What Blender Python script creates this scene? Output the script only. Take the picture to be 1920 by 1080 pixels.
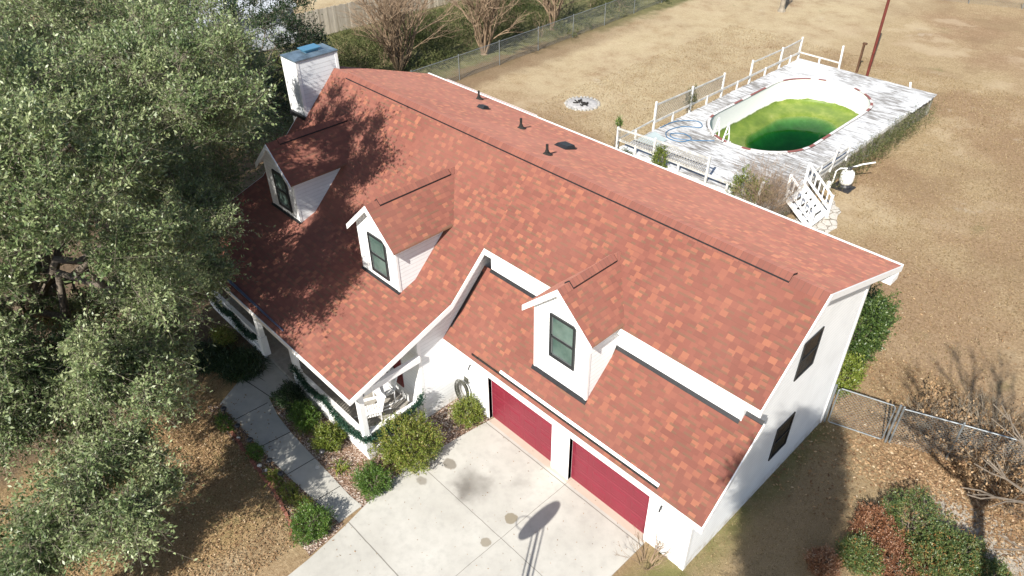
import bpy, bmesh, math, random
import numpy as np
from mathutils import Vector, Matrix
PI = math.pi
for o in list(bpy.data.objects): bpy.data.objects.remove(o)
S = bpy.context.scene
COL = S.collection
# ------------------------------------------------------------------ camera
cam = bpy.data.objects.new('camera', bpy.data.cameras.new('camera'))
COL.objects.link(cam); S.camera = cam
cam.location = (4.782, -10.425, 17.133)
cam.rotation_euler = (0.92824, 0.01161, 0.80501)
cam.data.sensor_width = 36; cam.data.lens = 1364.757/1920*36
cam.data.clip_end = 1500; cam.data.clip_start = 0.05
# ------------------------------------------------------------------ sky and sun
SUN_EL, SHADOW_AZ = math.radians(39), math.radians(109)
W = bpy.data.worlds.new('World'); S.world = W; W.use_nodes = True
nt = W.node_tree; bg = nt.nodes['Background']
sky = nt.nodes.new('ShaderNodeTexSky'); sky.sky_type = 'NISHITA'; sky.sun_disc = False
sky.sun_elevation = SUN_EL
sd = Vector((-math.cos(SHADOW_AZ)*math.cos(SUN_EL), -math.sin(SHADOW_AZ)*math.cos(SUN_EL), math.sin(SUN_EL)))
sky.sun_rotation = math.atan2(sd.x, sd.y)
nt.links.new(sky.outputs[0], bg.inputs[0]); bg.inputs[1].default_value = 0.085
sun = bpy.data.objects.new('sun', bpy.data.lights.new('sun', 'SUN')); COL.objects.link(sun)
sun.data.energy = 5.0; sun.data.angle = math.radians(0.53); sun.data.color = (1, 0.95, 0.87)
sun.rotation_euler = sd.to_track_quat('Z', 'Y').to_euler()
S.view_settings.view_transform = 'Standard'; S.view_settings.look = 'None'
S.view_settings.exposure = 0.85; S.view_settings.gamma = 1
# ------------------------------------------------------------------ node helpers
class NT:
    def __init__(s, name):
        s.m = bpy.data.materials.new(name); s.m.use_nodes = True
        s.t = s.m.node_tree; s.b = s.t.nodes['Principled BSDF']; s.out = s.t.nodes['Material Output']
    def n(s, ty, **kw):
        o = s.t.nodes.new(ty)
        for k, v in kw.items(): setattr(o, k, v)
        return o
    def put(s, sock, v):
        if hasattr(v, 'is_output') or isinstance(v, bpy.types.NodeSocket): s.t.links.new(v, sock)
        elif v is not None:
            if isinstance(v, (tuple, list)) and len(v) == 3 and len(sock.default_value) == 4: v = (*v, 1)
            sock.default_value = v
    def math(s, op, a, b=None, c=None, clamp=False):
        o = s.n('ShaderNodeMath', operation=op, use_clamp=clamp)
        for i, v in enumerate((a, b, c)):
            if v is not None: s.put(o.inputs[i], v)
        return o.outputs[0]
    def pos(s):
        return s.n('ShaderNodeNewGeometry').outputs['Position']
    def uv(s): return s.n('ShaderNodeTexCoord').outputs['UV']
    def xyz(s, v):
        o = s.n('ShaderNodeSeparateXYZ'); s.put(o.inputs[0], v); return o.outputs
    def comb(s, x=0, y=0, z=0):
        o = s.n('ShaderNodeCombineXYZ')
        for i, v in enumerate((x, y, z)): s.put(o.inputs[i], v)
        return o.outputs[0]
    def noise(s, scale, vec=None, detail=3, rough=.55, dist=0):
        o = s.n('ShaderNodeTexNoise'); o.inputs['Scale'].default_value = scale
        o.inputs['Detail'].default_value = detail; o.inputs['Roughness'].default_value = rough
        o.inputs['Distortion'].default_value = dist
        s.put(o.inputs['Vector'], vec if vec is not None else s.pos()); return o.outputs[0]
    def vor(s, scale, vec=None, feature='F1', out=0):
        o = s.n('ShaderNodeTexVoronoi', feature=feature); o.inputs['Scale'].default_value = scale
        s.put(o.inputs['Vector'], vec if vec is not None else s.pos()); return o.outputs[out]
    def white(s, vec):
        o = s.n('ShaderNodeTexWhiteNoise', noise_dimensions='3D'); s.put(o.inputs['Vector'], vec); return o.outputs[0]
    def ramp(s, f, *stops):
        o = s.n('ShaderNodeValToRGB'); s.put(o.inputs[0], f); e = o.color_ramp.elements
        while len(e) < len(stops): e.new(0.5)
        for el, (p, c) in zip(e, stops): el.position = p; el.color = (*c, 1) if isinstance(c, tuple) else (c, c, c, 1)
        return o.outputs[0]
    def step(s, f, a, b):   # smooth step from a to b -> 0..1
        o = s.n('ShaderNodeMapRange'); o.interpolation_type = 'SMOOTHSTEP'
        s.put(o.inputs[0], f); s.put(o.inputs[1], a); s.put(o.inputs[2], b); return o.outputs[0]
    def mix(s, f, a, b, mode='MIX'):
        o = s.n('ShaderNodeMix', data_type='RGBA', blend_type=mode)
        s.put(o.inputs[0], f); s.put(o.inputs[6], a); s.put(o.inputs[7], b); return o.outputs[2]
    def bump(s, h, strength=.3, dist=.02):
        o = s.n('ShaderNodeBump'); o.inputs['Strength'].default_value = strength; o.inputs['Distance'].default_value = dist
        s.put(o.inputs['Height'], h); s.t.links.new(o.outputs[0], s.b.inputs['Normal'])
    def attr(s, name):
        o = s.n('ShaderNodeAttribute'); o.attribute_name = name; return o.outputs['Fac']
    def fin(s, col=None, rough=.6, spec=.5, metal=0):
        if col is not None: s.put(s.b.inputs['Base Color'], col)
        s.put(s.b.inputs['Roughness'], rough); s.b.inputs['Specular IOR Level'].default_value = spec
        s.b.inputs['Metallic'].default_value = metal; return s.m
def plain(name, c, rough=.6, spec=.4, var=.12, scale=6, metal=0, bump=0):
    k = NT(name); f = k.noise(scale, detail=5, rough=.65)
    lo = tuple(x*(1-var) for x in c); hi = tuple(min(1, x*(1+var)) for x in c)
    if bump: k.bump(k.noise(scale*6, detail=4), bump, .01)
    return k.fin(k.ramp(f, (.3, lo), (.7, hi)), rough, spec, metal)

# ------------------------------------------------------------------ materials
def m_shingle():
    k = NT('asphalt_shingle'); u, v, _ = k.xyz(k.uv())
    row = k.math('FLOOR', k.math('DIVIDE', v, .143)); fv = k.math('FRACT', k.math('DIVIDE', v, .143))
    r1 = k.white(k.comb(row, 3.1, 0)); r2 = k.white(k.comb(row, 9.7, 0))
    ua = k.math('ADD', k.math('DIVIDE', u, .18), k.math('MULTIPLY', r1, 17))
    ub = k.math('ADD', k.math('DIVIDE', u, .135), k.math('MULTIPLY', r2, 13))
    ca, cb = k.math('FLOOR', ua), k.math('FLOOR', ub)
    wa = k.white(k.comb(ca, row, 1)); wb = k.white(k.comb(cb, row, 2)); par = k.math('MODULO', k.math('ABSOLUTE', ca), 2); wa = k.math('MULTIPLY', wa, k.math('ADD', .62, k.math('MULTIPLY', par, .38))); wc = k.white(k.comb(ca, row, 5))
    col = k.ramp(wa, (0, (.155, .054, .041)), (.28, (.185, .063, .047)), (.5, (.205, .072, .052)), (.62, (.24, .088, .059)), (.78, (.265, .098, .060)), (1, (.31, .122, .072)))
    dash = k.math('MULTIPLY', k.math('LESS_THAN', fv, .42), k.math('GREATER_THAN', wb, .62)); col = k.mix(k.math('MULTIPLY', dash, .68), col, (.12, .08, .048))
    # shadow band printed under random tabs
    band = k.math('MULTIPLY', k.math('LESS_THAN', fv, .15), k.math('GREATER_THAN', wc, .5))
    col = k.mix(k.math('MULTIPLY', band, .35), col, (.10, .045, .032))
    g = k.noise(.35, detail=4)
    col = k.mix(k.step(g, .35, .75), col, k.mix(.5, col, (.24, .10, .075)))
    gran = k.noise(220, detail=2)
    col = k.mix(k.math('MULTIPLY', gran, .3), col, (.26, .13, .095))
    thick = k.math('MULTIPLY', k.math('GREATER_THAN', wc, .45), 1.0)
    h = k.math('ADD', k.math('MULTIPLY', k.math('SUBTRACT', 1, fv), .7), k.math('MULTIPLY', thick, .5))
    h = k.math('ADD', h, k.math('MULTIPLY', gran, .15))
    k.bump(h, .5, .006)
    k.b.inputs['Diffuse Roughness'].default_value = 1; k.b.inputs['Sheen Weight'].default_value = .035; k.b.inputs['Sheen Roughness'].default_value = .6; k.b.inputs['Sheen Tint'].default_value = (1, .72, .62, 1)
    return k.fin(col, .9, .25)
def m_cap():
    k = NT('ridge_cap_shingle'); u, v, _ = k.xyz(k.uv())
    c = k.math('DIVIDE', u, .143); f = k.math('FRACT', c); w = k.white(k.comb(k.math('FLOOR', c), 7, 0))
    col = k.ramp(w, (0, (.165, .056, .043)), (.6, (.195, .067, .05)), (1, (.225, .08, .056)))
    col = k.mix(k.math('MULTIPLY', k.math('LESS_THAN', f, .14), .55), col, (.10, .05, .04))
    gran = k.noise(200, detail=2); col = k.mix(k.math('MULTIPLY', gran, .3), col, (.30, .17, .13))
    k.bump(k.math('SUBTRACT', 1, f), .5, .008); k.b.inputs['Diffuse Roughness'].default_value = 1; k.b.inputs['Sheen Weight'].default_value = .035; k.b.inputs['Sheen Roughness'].default_value = .6; k.b.inputs['Sheen Tint'].default_value = (1, .72, .62, 1); return k.fin(col, .9, .25)
def m_siding(name, c, pitch=.135):
    k = NT(name); x, y, z = k.xyz(k.pos()); f = k.math('FRACT', k.math('DIVIDE', z, pitch))
    n = k.noise(1.3, detail=6); col = k.mix(k.step(n, .3, .8), c, tuple(a*.9 for a in c))
    gr = k.noise(3, k.comb(k.math('MULTIPLY', x, 3), k.math('MULTIPLY', y, 3), k.math('MULTIPLY', z, .4)), detail=5)
    col = k.mix(k.math('MULTIPLY', k.step(gr, .55, .8), .12), col, (.5, .5, .44))
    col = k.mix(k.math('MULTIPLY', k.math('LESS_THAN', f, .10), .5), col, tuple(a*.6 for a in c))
    dirt = k.math('MULTIPLY', k.step(z, .5, .05), k.step(k.noise(5, detail=6), .35, .7)); col = k.mix(k.math('MULTIPLY', dirt, .55), col, (.34, .27, .19))
    k.bump(k.math('ADD', k.math('SUBTRACT', 1, f), k.math('MULTIPLY', k.noise(40), .05)), .6, .018); return k.fin(col, .5, .4)
def m_concrete(name='driveway_concrete', joints=True):
    k = NT(name); P = k.pos(); x, y, z = k.xyz(P)
    n = k.noise(.55, detail=8, rough=.62); fine = k.noise(45, detail=4, rough=.7); mid = k.noise(3.5, detail=7, rough=.65)
    col = k.ramp(n, (.3, (.335, .325, .29)), (.7, (.46, .45, .41)))
    col = k.mix(k.math('MULTIPLY', k.step(mid, .4, .75), .45), col, (.27, .265, .24))
    col = k.mix(k.math('MULTIPLY', fine, .25), col, (.55, .53, .50))
    wx = k.math('ADD', x, k.math('MULTIPLY', k.math('SUBTRACT', k.noise(1.6, detail=6), .5), .9)); wy = k.math('ADD', y, k.math('MULTIPLY', k.math('SUBTRACT', k.noise(1.9, detail=6), .5), .9)); sx_ = k.math('ADD', x, k.math('MULTIPLY', k.math('SUBTRACT', k.noise(7, detail=5), .5), .13)); sy_ = k.math('ADD', y, k.math('MULTIPLY', k.math('SUBTRACT', k.noise(8, detail=5), .5), .13))
    if joints:
        def spot(cx, cy, rx, ry, c, amt, soft, warp=True):
            nonlocal col
            a, b = (wx, wy) if warp else (sx_, sy_)
            d = k.math('SQRT', k.math('ADD', k.math('POWER', k.math('DIVIDE', k.math('SUBTRACT', a, cx), rx), 2), k.math('POWER', k.math('DIVIDE', k.math('SUBTRACT', b, cy), ry), 2)))
            col = k.mix(k.math('MULTIPLY', k.step(d, 1.0, 1-soft), amt), col, c)
        spot(-5.85, -2.15, .95, .75, (.11, .10, .085), .62, .9)
        spot(-5.9, -2.4, .45, .4, (.08, .07, .06), .5, .9)
        spot(-6.85, -2.08, .27, .20, (.14, .12, .09), .75, .25, False)
        spot(-4.21, -2.09, .20, .20, (.18, .15, .095), .8, .2, False)
        spot(-4.14, -3.09, .16, .17, (.18, .15, .10), .7, .25, False)
        spot(-6.95, -3.05, .22, .16, (.15, .13, .10), .6, .4, False)
        spot(-4.9, -1.0, .5, .4, (.22, .21, .19), .35, .9)
        spot(-3.0, -4.4, .9, .6, (.26, .25, .23), .3, .9)
        for jc, ax, w in ((-5.37, 'y', .013), (-2.72, 'y', .008), (-.2, 'y', .012), (-3.95, 'x', .006)):
            d = k.math('ABSOLUTE', k.math('SUBTRACT', y if ax == 'y' else x, k.math('ADD', jc, k.math('MULTIPLY', k.math('SUBTRACT', k.noise(2.2), .5), .03))))
            col = k.mix(k.math('MULTIPLY', k.step(d, w*1.7, w*.6), .72), col, (.09, .08, .065))
        # pale reddish apron strip by the doors
        col = k.mix(k.math('MULTIPLY', k.math('GREATER_THAN', y, -.1), .6), col, (.44, .33, .25))
        # small cracks
    sp = k.vor(9, P); col = k.mix(k.math('MULTIPLY', k.step(sp, .06, .02), .6), col, (.14, .12, .09))
    k.bump(fine, .25, .004); return k.fin(col, .85, .3)
def m_ground():
    k = NT('dry_grass_ground'); P = k.pos(); x, y, z = k.xyz(P)
    big = k.noise(.11, detail=4, rough=.6); med = k.noise(.7, detail=7, rough=.68); fine = k.noise(9, detail=8, rough=.75); vf = k.noise(38, detail=5, rough=.75)
    dry = k.ramp(fine, (.28, (.165, .118, .064)), (.5, (.32, .24, .138)), (.72, (.46, .365, .23)))
    brn = k.ramp(fine, (.28, (.135, .086, .047)), (.5, (.26, .175, .103)), (.72, (.37, .27, .17)))
    col = k.mix(k.step(big, .40, .60), dry, brn)
    mot = k.noise(2.3, detail=8, rough=.78); col = k.mix(k.math('MULTIPLY', k.step(mot, .50, .72), .5), col, (.155, .105, .052)); col = k.mix(k.math('MULTIPLY', k.step(mot, .48, .30), .38), col, (.50, .41, .27))
    # paler straw in the middle of the back yard
    pale = k.math('MULTIPLY', k.step(x, -13, -20), k.step(y, 16, 22)); pale = k.math('MULTIPLY', pale, k.step(med, .25, .6))
    pa = k.noise(.22, k.comb(x, y, 11), detail=5, rough=.6); col = k.mix(k.math('MULTIPLY', k.step(pa, .5, .64), .42), col, (.19, .125, .072)); col = k.mix(k.math('MULTIPLY', k.step(pa, .46, .34), .35), col, (.50, .41, .28))
    col = k.mix(k.math('MULTIPLY', pale, .7), col, k.ramp(fine, (.25, (.30, .24, .145)), (.75, (.56, .47, .31))))
    # browner to the right
    rt = k.math('MULTIPLY', k.step(x, -9, 2), k.step(big, .3, .6)); col = k.mix(k.math('MULTIPLY', rt, .8), col, brn)
    # sandy worn spots
    worn = k.step(k.noise(.28, detail=6, rough=.7), .61, .72); col = k.mix(k.math('MULTIPLY', worn, .55), col, (.43, .37, .29))
    # dull green weeds
    gr = k.math('MULTIPLY', k.step(k.noise(.33, k.comb(x, y, 7), detail=7, rough=.7), .60, .72), k.step(med, .4, .6))
    col = k.mix(k.math('MULTIPLY', gr, .55), col, (.105, .11, .04))
    # under the trees beyond the fence: olive weeds and litter
    wx = k.math('ADD', x, k.math('MULTIPLY', k.math('SUBTRACT', k.noise(.6, detail=5), .5), 3))
    und = k.math('MULTIPLY', k.step(wx, -29.4, -30.6), k.step(wx, -50, -43))
    col = k.mix(k.math('MULTIPLY', und, .88), col, k.ramp(k.noise(1.6, detail=9, rough=.75), (.3, (.045, .043, .02)), (.5, (.095, .105, .04)), (.7, (.21, .19, .09))))
    edge = k.math('MULTIPLY', k.step(wx, -27.6, -29.4), k.step(wx, -32, -31)); col = k.mix(k.math('MULTIPLY', k.math('MULTIPLY', edge, .8), k.step(y, 44, 22)), col, k.ramp(fine, (.3, (.10, .065, .04)), (.7, (.24, .165, .10))))
    # front yard: leaf litter under the oak
    fr = k.math('MULTIPLY', k.step(y, 1.5, -1), k.step(k.math('ADD', x, k.math('MULTIPLY', med, 1.5)), -7.6, -8.4))
    lit = k.ramp(vf, (.25, (.14, .09, .04)), (.48, (.29, .20, .10)), (.62, (.41, .29, .155)), (.75, (.55, .42, .25)))
    lit = k.mix(k.math('MULTIPLY', k.step(k.noise(1.4, k.comb(x, y, 4), detail=7, rough=.7), .5, .68), .55), lit, (.20, .19, .085))
    dirt = k.ramp(k.noise(5, detail=8, rough=.7), (.3, (.085, .06, .04)), (.7, (.17, .125, .085)))
    lit = k.mix(k.step(k.math('ADD', x, k.math('MULTIPLY', med, 3)), -13.2, -14.6), lit, dirt)
    col = k.mix(fr, col, lit)
    # right side strip: olive shade grass by the wall, leaf litter and sand by the fence
    rs = k.math('MULTIPLY', k.step(k.math('ADD', y, k.math('MULTIPLY', med, 2)), 9.2, 7.8), k.step(x, -1.5, -.3))
    sg = k.ramp(vf, (.25, (.14, .105, .06)), (.5, (.27, .205, .12)), (.75, (.42, .33, .21)))
    sg = k.mix(k.math('MULTIPLY', k.step(x, 1.0, .1), k.step(med, .3, .6)), sg, (.135, .14, .05))
    col = k.mix(k.math('MULTIPLY', rs, .85), col, sg)
    d = k.math('SQRT', k.math('ADD', k.math('POWER', k.math('DIVIDE', k.math('SUBTRACT', k.math('ADD', x, k.math('MULTIPLY', med, 1.2)), 5.9), 2.1), 2), k.math('POWER', k.math('DIVIDE', k.math('SUBTRACT', k.math('ADD', y, k.math('MULTIPLY', fine, .5)), 6.9), .85), 2)))
    col = k.mix(k.math('MULTIPLY', k.step(d, 1.15, .7), .85), col, k.ramp(vf, (.3, (.33, .29, .24)), (.7, (.50, .46, .40))))
    h = k.math('ADD', k.math('MULTIPLY', fine, .7), k.math('MULTIPLY', vf, .5)); k.bump(h, .9, .05)
    return k.fin(col, .95, .1)
def m_deck():
    k = NT('weathered_deck_boards'); P = k.pos(); x, y, z = k.xyz(P)
    row = k.math('FLOOR', k.math('DIVIDE', y, .145)); w = k.white(k.comb(row, 1, 0))
    v = k.comb(k.math('MULTIPLY', x, .9), k.math('MULTIPLY', y, 5), w); n = k.noise(1.6, v, detail=8, rough=.72)
    big = k.noise(.33, detail=4); f = k.math('ADD', n, k.math('MULTIPLY', k.math('SUBTRACT', big, .5), .75))
    col = k.ramp(f, (.42, (.56, .57, .58)), (.49, (.43, .43, .43)), (.57, (.22, .21, .20)), (.70, (.11, .10, .09)))
    col = k.mix(k.math('MULTIPLY', w, .16), col, (.42, .42, .40)); k.bump(n, .3, .01); return k.fin(col, .8, .2)
def m_oldwhite(name='weathered_white_timber', lo=.32, amt=.5):
    k = NT(name); n = k.noise(4, detail=8, rough=.7); col = k.ramp(n, (.35, (.70, .70, .68)), (.55, (.56, .55, .52)), (.72, (lo, lo*.95, lo*.85)))
    k.bump(n, .25, .01); return k.fin(col, .75, .3)
def m_leaf(name, *stops, rough=.45, trans=.18, spec=.5):
    k = NT(name); t = k.attr('tint'); col = k.ramp(t, *stops); k.fin(col, rough, spec)
    tr = k.n('ShaderNodeBsdfTranslucent'); k.put(tr.inputs[0], k.mix(.5, col, k.mix(1, col, (1.5, 1.7, .7), 'MULTIPLY')))
    mx = k.n('ShaderNodeMixShader'); mx.inputs[0].default_value = trans
    k.t.links.new(k.b.outputs[0], mx.inputs[1]); k.t.links.new(tr.outputs[0], mx.inputs[2]); k.t.links.new(mx.outputs[0], k.out.inputs[0]); return k.m
def m_algae():
    k = NT('algae_liner'); P = k.pos(); x, y, z = k.xyz(P); n = k.noise(1.1, detail=7, rough=.65)
    zz = k.math('ADD', z, k.math('MULTIPLY', k.math('SUBTRACT', n, .5), .3))
    col = k.ramp(k.noise(.8, k.comb(x, y, 3), detail=7, rough=.7), (.3, (.055, .10, .010)), (.5, (.11, .165, .018)), (.64, (.185, .225, .045)), (.8, (.32, .34, .18)))
    col = k.mix(k.step(zz, .0, .09), col, (.80, .80, .76)); return k.fin(col, .5, .4)
def m_chain():
    return plain('galvanized_wire', (.22, .23, .23), .45, .5, .15, 3, .35)
MAT = dict(
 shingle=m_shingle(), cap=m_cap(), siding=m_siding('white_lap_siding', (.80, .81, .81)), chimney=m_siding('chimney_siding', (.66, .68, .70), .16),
 white=plain('white_trim_paint', (.80, .80, .79), .45, .4, .04, 2), soffit=plain('white_soffit', (.74, .74, .74), .6, .3, .05, 2),
 black=plain('black_flashing', (.018, .018, .02), .5, .4, .3, 9), rust=plain('red_brown_steel', (.11, .022, .016), .6, .4, .25, 4),
 red=plain('dark_red_paint', (.165, .016, .030), .42, .45, .08, 1.2), redlip=plain('red_lip_highlight', (.22, .045, .06), .5, .4, .2, 6), shutter=plain('barn_red_shutter', (.17, .016, .016), .5, .4, .1, 3),
 concrete=m_concrete(), walk=m_concrete('walk_concrete', False), ground=m_ground(), deck=m_deck(), oldwhite=m_oldwhite(), greywood=plain('grey_white_timber', (.47, .46, .43), .8, .2, .3, 3), lat=plain('grey_lattice_wood', (.28, .26, .22), .85, .2, .3, 5),
 bark=plain('oak_bark', (.15, .125, .10), .9, .15, .4, 9, bump=.5), twig=plain('pale_twig', (.24, .21, .165), .8, .2, .3, 5), bare=plain('bare_stem_bark', (.23, .165, .11), .85, .2, .35, 3),
 algae=m_algae(), chain=m_chain(), galv=plain('galvanized_pipe', (.22, .24, .25), .4, .5, .12, 3, .45), capmetal=plain('blue_grey_cap_metal', (.17, .23, .28), .35, .5, .45, 2.2, .55),
 frame=plain('black_window_frame', (.02, .022, .024), .4, .4, .2, 4), plastic=plain('white_plastic', (.75, .75, .73), .35, .5, .05, 3), hose=plain('blue_hose', (.045, .13, .24), .45, .4, .1, 3),
 darkhose=plain('dark_hose_rubber', (.075, .075, .06), .5, .4, .3, 12), brick=plain('red_edging_brick', (.24, .10, .07), .85, .2, .35, 7, bump=.4),
 stone=plain('pale_stone', (.50, .48, .44), .85, .2, .25, 8, bump=.3), ash=plain('pale_ash', (.36, .35, .34), .95, .1, .35, 5, bump=.6), char=plain('charred_wood', (.03, .028, .026), .9, .1, .4, 12),
 grey=plain('grey_sheet', (.36, .42, .42), .5, .3, .12, 3), porchfloor=plain('grey_porch_boards', (.30, .28, .25), .7, .3, .2, 5), coping=plain('peeling_coping', (.60, .57, .55), .7, .3, .25, 2.5), copingred=plain('dark_red_coping', (.22, .085, .075), .7, .3, .2, 4),
 patina=plain('post_brown', (.09, .05, .03), .8, .2, .3, 5), lampshade=plain('black_lamp_metal', (.03, .03, .033), .35, .5, .2, 5), divert=plain('pale_blue_drip_metal', (.14, .17, .26), .35, .5, .25, 3, .3),
)
def m_glass():
    k = NT('window_glass'); n = k.noise(1.5, detail=3); k.bump(n, .02, .01)
    return k.fin(k.ramp(n, (.35, (.05, .085, .075)), (.65, (.12, .17, .15))), .06, .8)
MAT['glass'] = m_glass()
k = NT('dark_screen_glass'); MAT['dglass'] = k.fin((.012, .014, .016), .25, .35)
def m_mulch():
    k = NT('bark_mulch'); v = k.vor(26, out=1); s = k.n('ShaderNodeSeparateColor'); k.put(s.inputs[0], v)
    col = k.ramp(s.outputs[0], (0, (.075, .048, .035)), (.4, (.19, .125, .09)), (.75, (.34, .26, .21)), (1, (.58, .52, .47)))
    col = k.mix(k.step(k.noise(.9, detail=5), .4, .65), col, k.mix(.5, col, (.22, .13, .08))); k.bump(k.vor(26), .9, .03); return k.fin(col, .95, .1)
MAT['mulch'] = m_mulch()
def m_flag():
    k = NT('crazy_paving'); P = k.pos(); e = k.vor(2.6, P, 'DISTANCE_TO_EDGE'); n = k.noise(14, detail=6)
    col = k.ramp(n, (.3, (.38, .35, .30)), (.7, (.56, .53, .48))); col = k.mix(k.step(e, .05, .02), col, (.17, .14, .10)); k.bump(k.step(e, 0, .08), .5, .02); return k.fin(col, .85, .2)
MAT['flag'] = m_flag()
def m_woodfence():
    k = NT('weathered_board_fence'); P = k.pos(); x, y, z = k.xyz(P); r = k.math('FLOOR', k.math('DIVIDE', y, .14)); w = k.white(k.comb(r, 0, 0))
    n = k.noise(2, k.comb(k.math('MULTIPLY', y, 8), w, k.math('MULTIPLY', z, .8)), detail=7); col = k.ramp(k.math('ADD', k.math('MULTIPLY', n, .6), k.math('MULTIPLY', w, .4)), (.25, (.30, .26, .20)), (.55, (.46, .41, .34)), (.8, (.62, .55, .44)))
    return k.fin(col, .9, .1)
MAT['woodfence'] = m_woodfence()
def m_water():
    k = NT('pool_water'); t = k.t; t.nodes.remove(k.b)
    tr = k.n('ShaderNodeBsdfTransparent'); gl = k.n('ShaderNodeBsdfGlossy'); gl.inputs['Roughness'].default_value = .03
    fr = k.n('ShaderNodeFresnel'); fr.inputs[0].default_value = 1.33; mx = k.n('ShaderNodeMixShader'); fr = k.n('ShaderNodeFresnel'); fr.inputs[0].default_value = 1.12
    b = k.n('ShaderNodeBump'); b.inputs['Strength'].default_value = .05; k.put(b.inputs['Height'], k.noise(4)); t.links.new(b.outputs[0], gl.inputs['Normal'])
    t.links.new(fr.outputs[0], mx.inputs[0]); t.links.new(tr.outputs[0], mx.inputs[1]); t.links.new(gl.outputs[0], mx.inputs[2]); t.links.new(mx.outputs[0], k.out.inputs['Surface'])
    va = k.n('ShaderNodeVolumeAbsorption'); va.inputs['Color'].default_value = (.04, .70, .46, 1); va.inputs['Density'].default_value = 2.3; t.links.new(va.outputs[0], k.out.inputs['Volume']); return k.m
MAT['water'] = m_water()
MAT['oak'] = m_leaf('oak_leaf', (0, (.035, .060, .024)), (.35, (.105, .150, .058)), (.68, (.235, .280, .130)), (1, (.44, .46, .28)), rough=.42, spec=.45, trans=.18)
MAT['dark_leaf'] = m_leaf('dark_leaf', (0, (.008, .02, .006)), (.6, (.02, .045, .013)), (1, (.05, .085, .03)))
MAT['green_leaf'] = m_leaf('shrub_leaf', (0, (.035, .08, .012)), (.5, (.085, .155, .024)), (1, (.20, .26, .05)))
MAT['ever'] = m_leaf('evergreen_leaf', (0, (.022, .045, .010)), (.5, (.055, .095, .020)), (.85, (.14, .18, .04)), (1, (.26, .27, .10)))
MAT['olive_leaf'] = m_leaf('olive_shrub_leaf', (0, (.065, .095, .014)), (.5, (.15, .19, .028)), (.85, (.25, .23, .06)), (1, (.30, .15, .09)))
MAT['brown_leaf'] = m_leaf('dead_juniper_leaf', (0, (.08, .03, .018)), (.5, (.22, .095, .045)), (.8, (.34, .19, .11)), (1, (.42, .33, .25)))
MAT['jun'] = m_leaf('juniper_leaf', (0, (.025, .055, .016)), (.45, (.075, .12, .034)), (.68, (.16, .185, .06)), (.82, (.25, .13, .04)), (1, (.36, .15, .05)))
MAT['litter'] = m_leaf('fallen_leaf', (0, (.13, .07, .04)), (.5, (.30, .19, .10)), (.8, (.46, .32, .19)), (1, (.62, .52, .38)), rough=.8, spec=.2)
MAT['straw'] = m_leaf('dry_blade', (0, (.11, .075, .035)), (.6, (.30, .22, .12)), (1, (.50, .40, .25)), rough=.9, spec=.1)
MAT['bramble'] = m_leaf('weed_leaf', (0, (.03, .045, .014)), (.5, (.075, .09, .03)), (.8, (.15, .15, .065)), (1, (.25, .19, .10)), spec=.2, rough=.7)
MAT['garl'] = m_leaf('garland_needle', (0, (.008, .03, .018)), (.6, (.02, .065, .038)), (1, (.05, .13, .08)))

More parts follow.
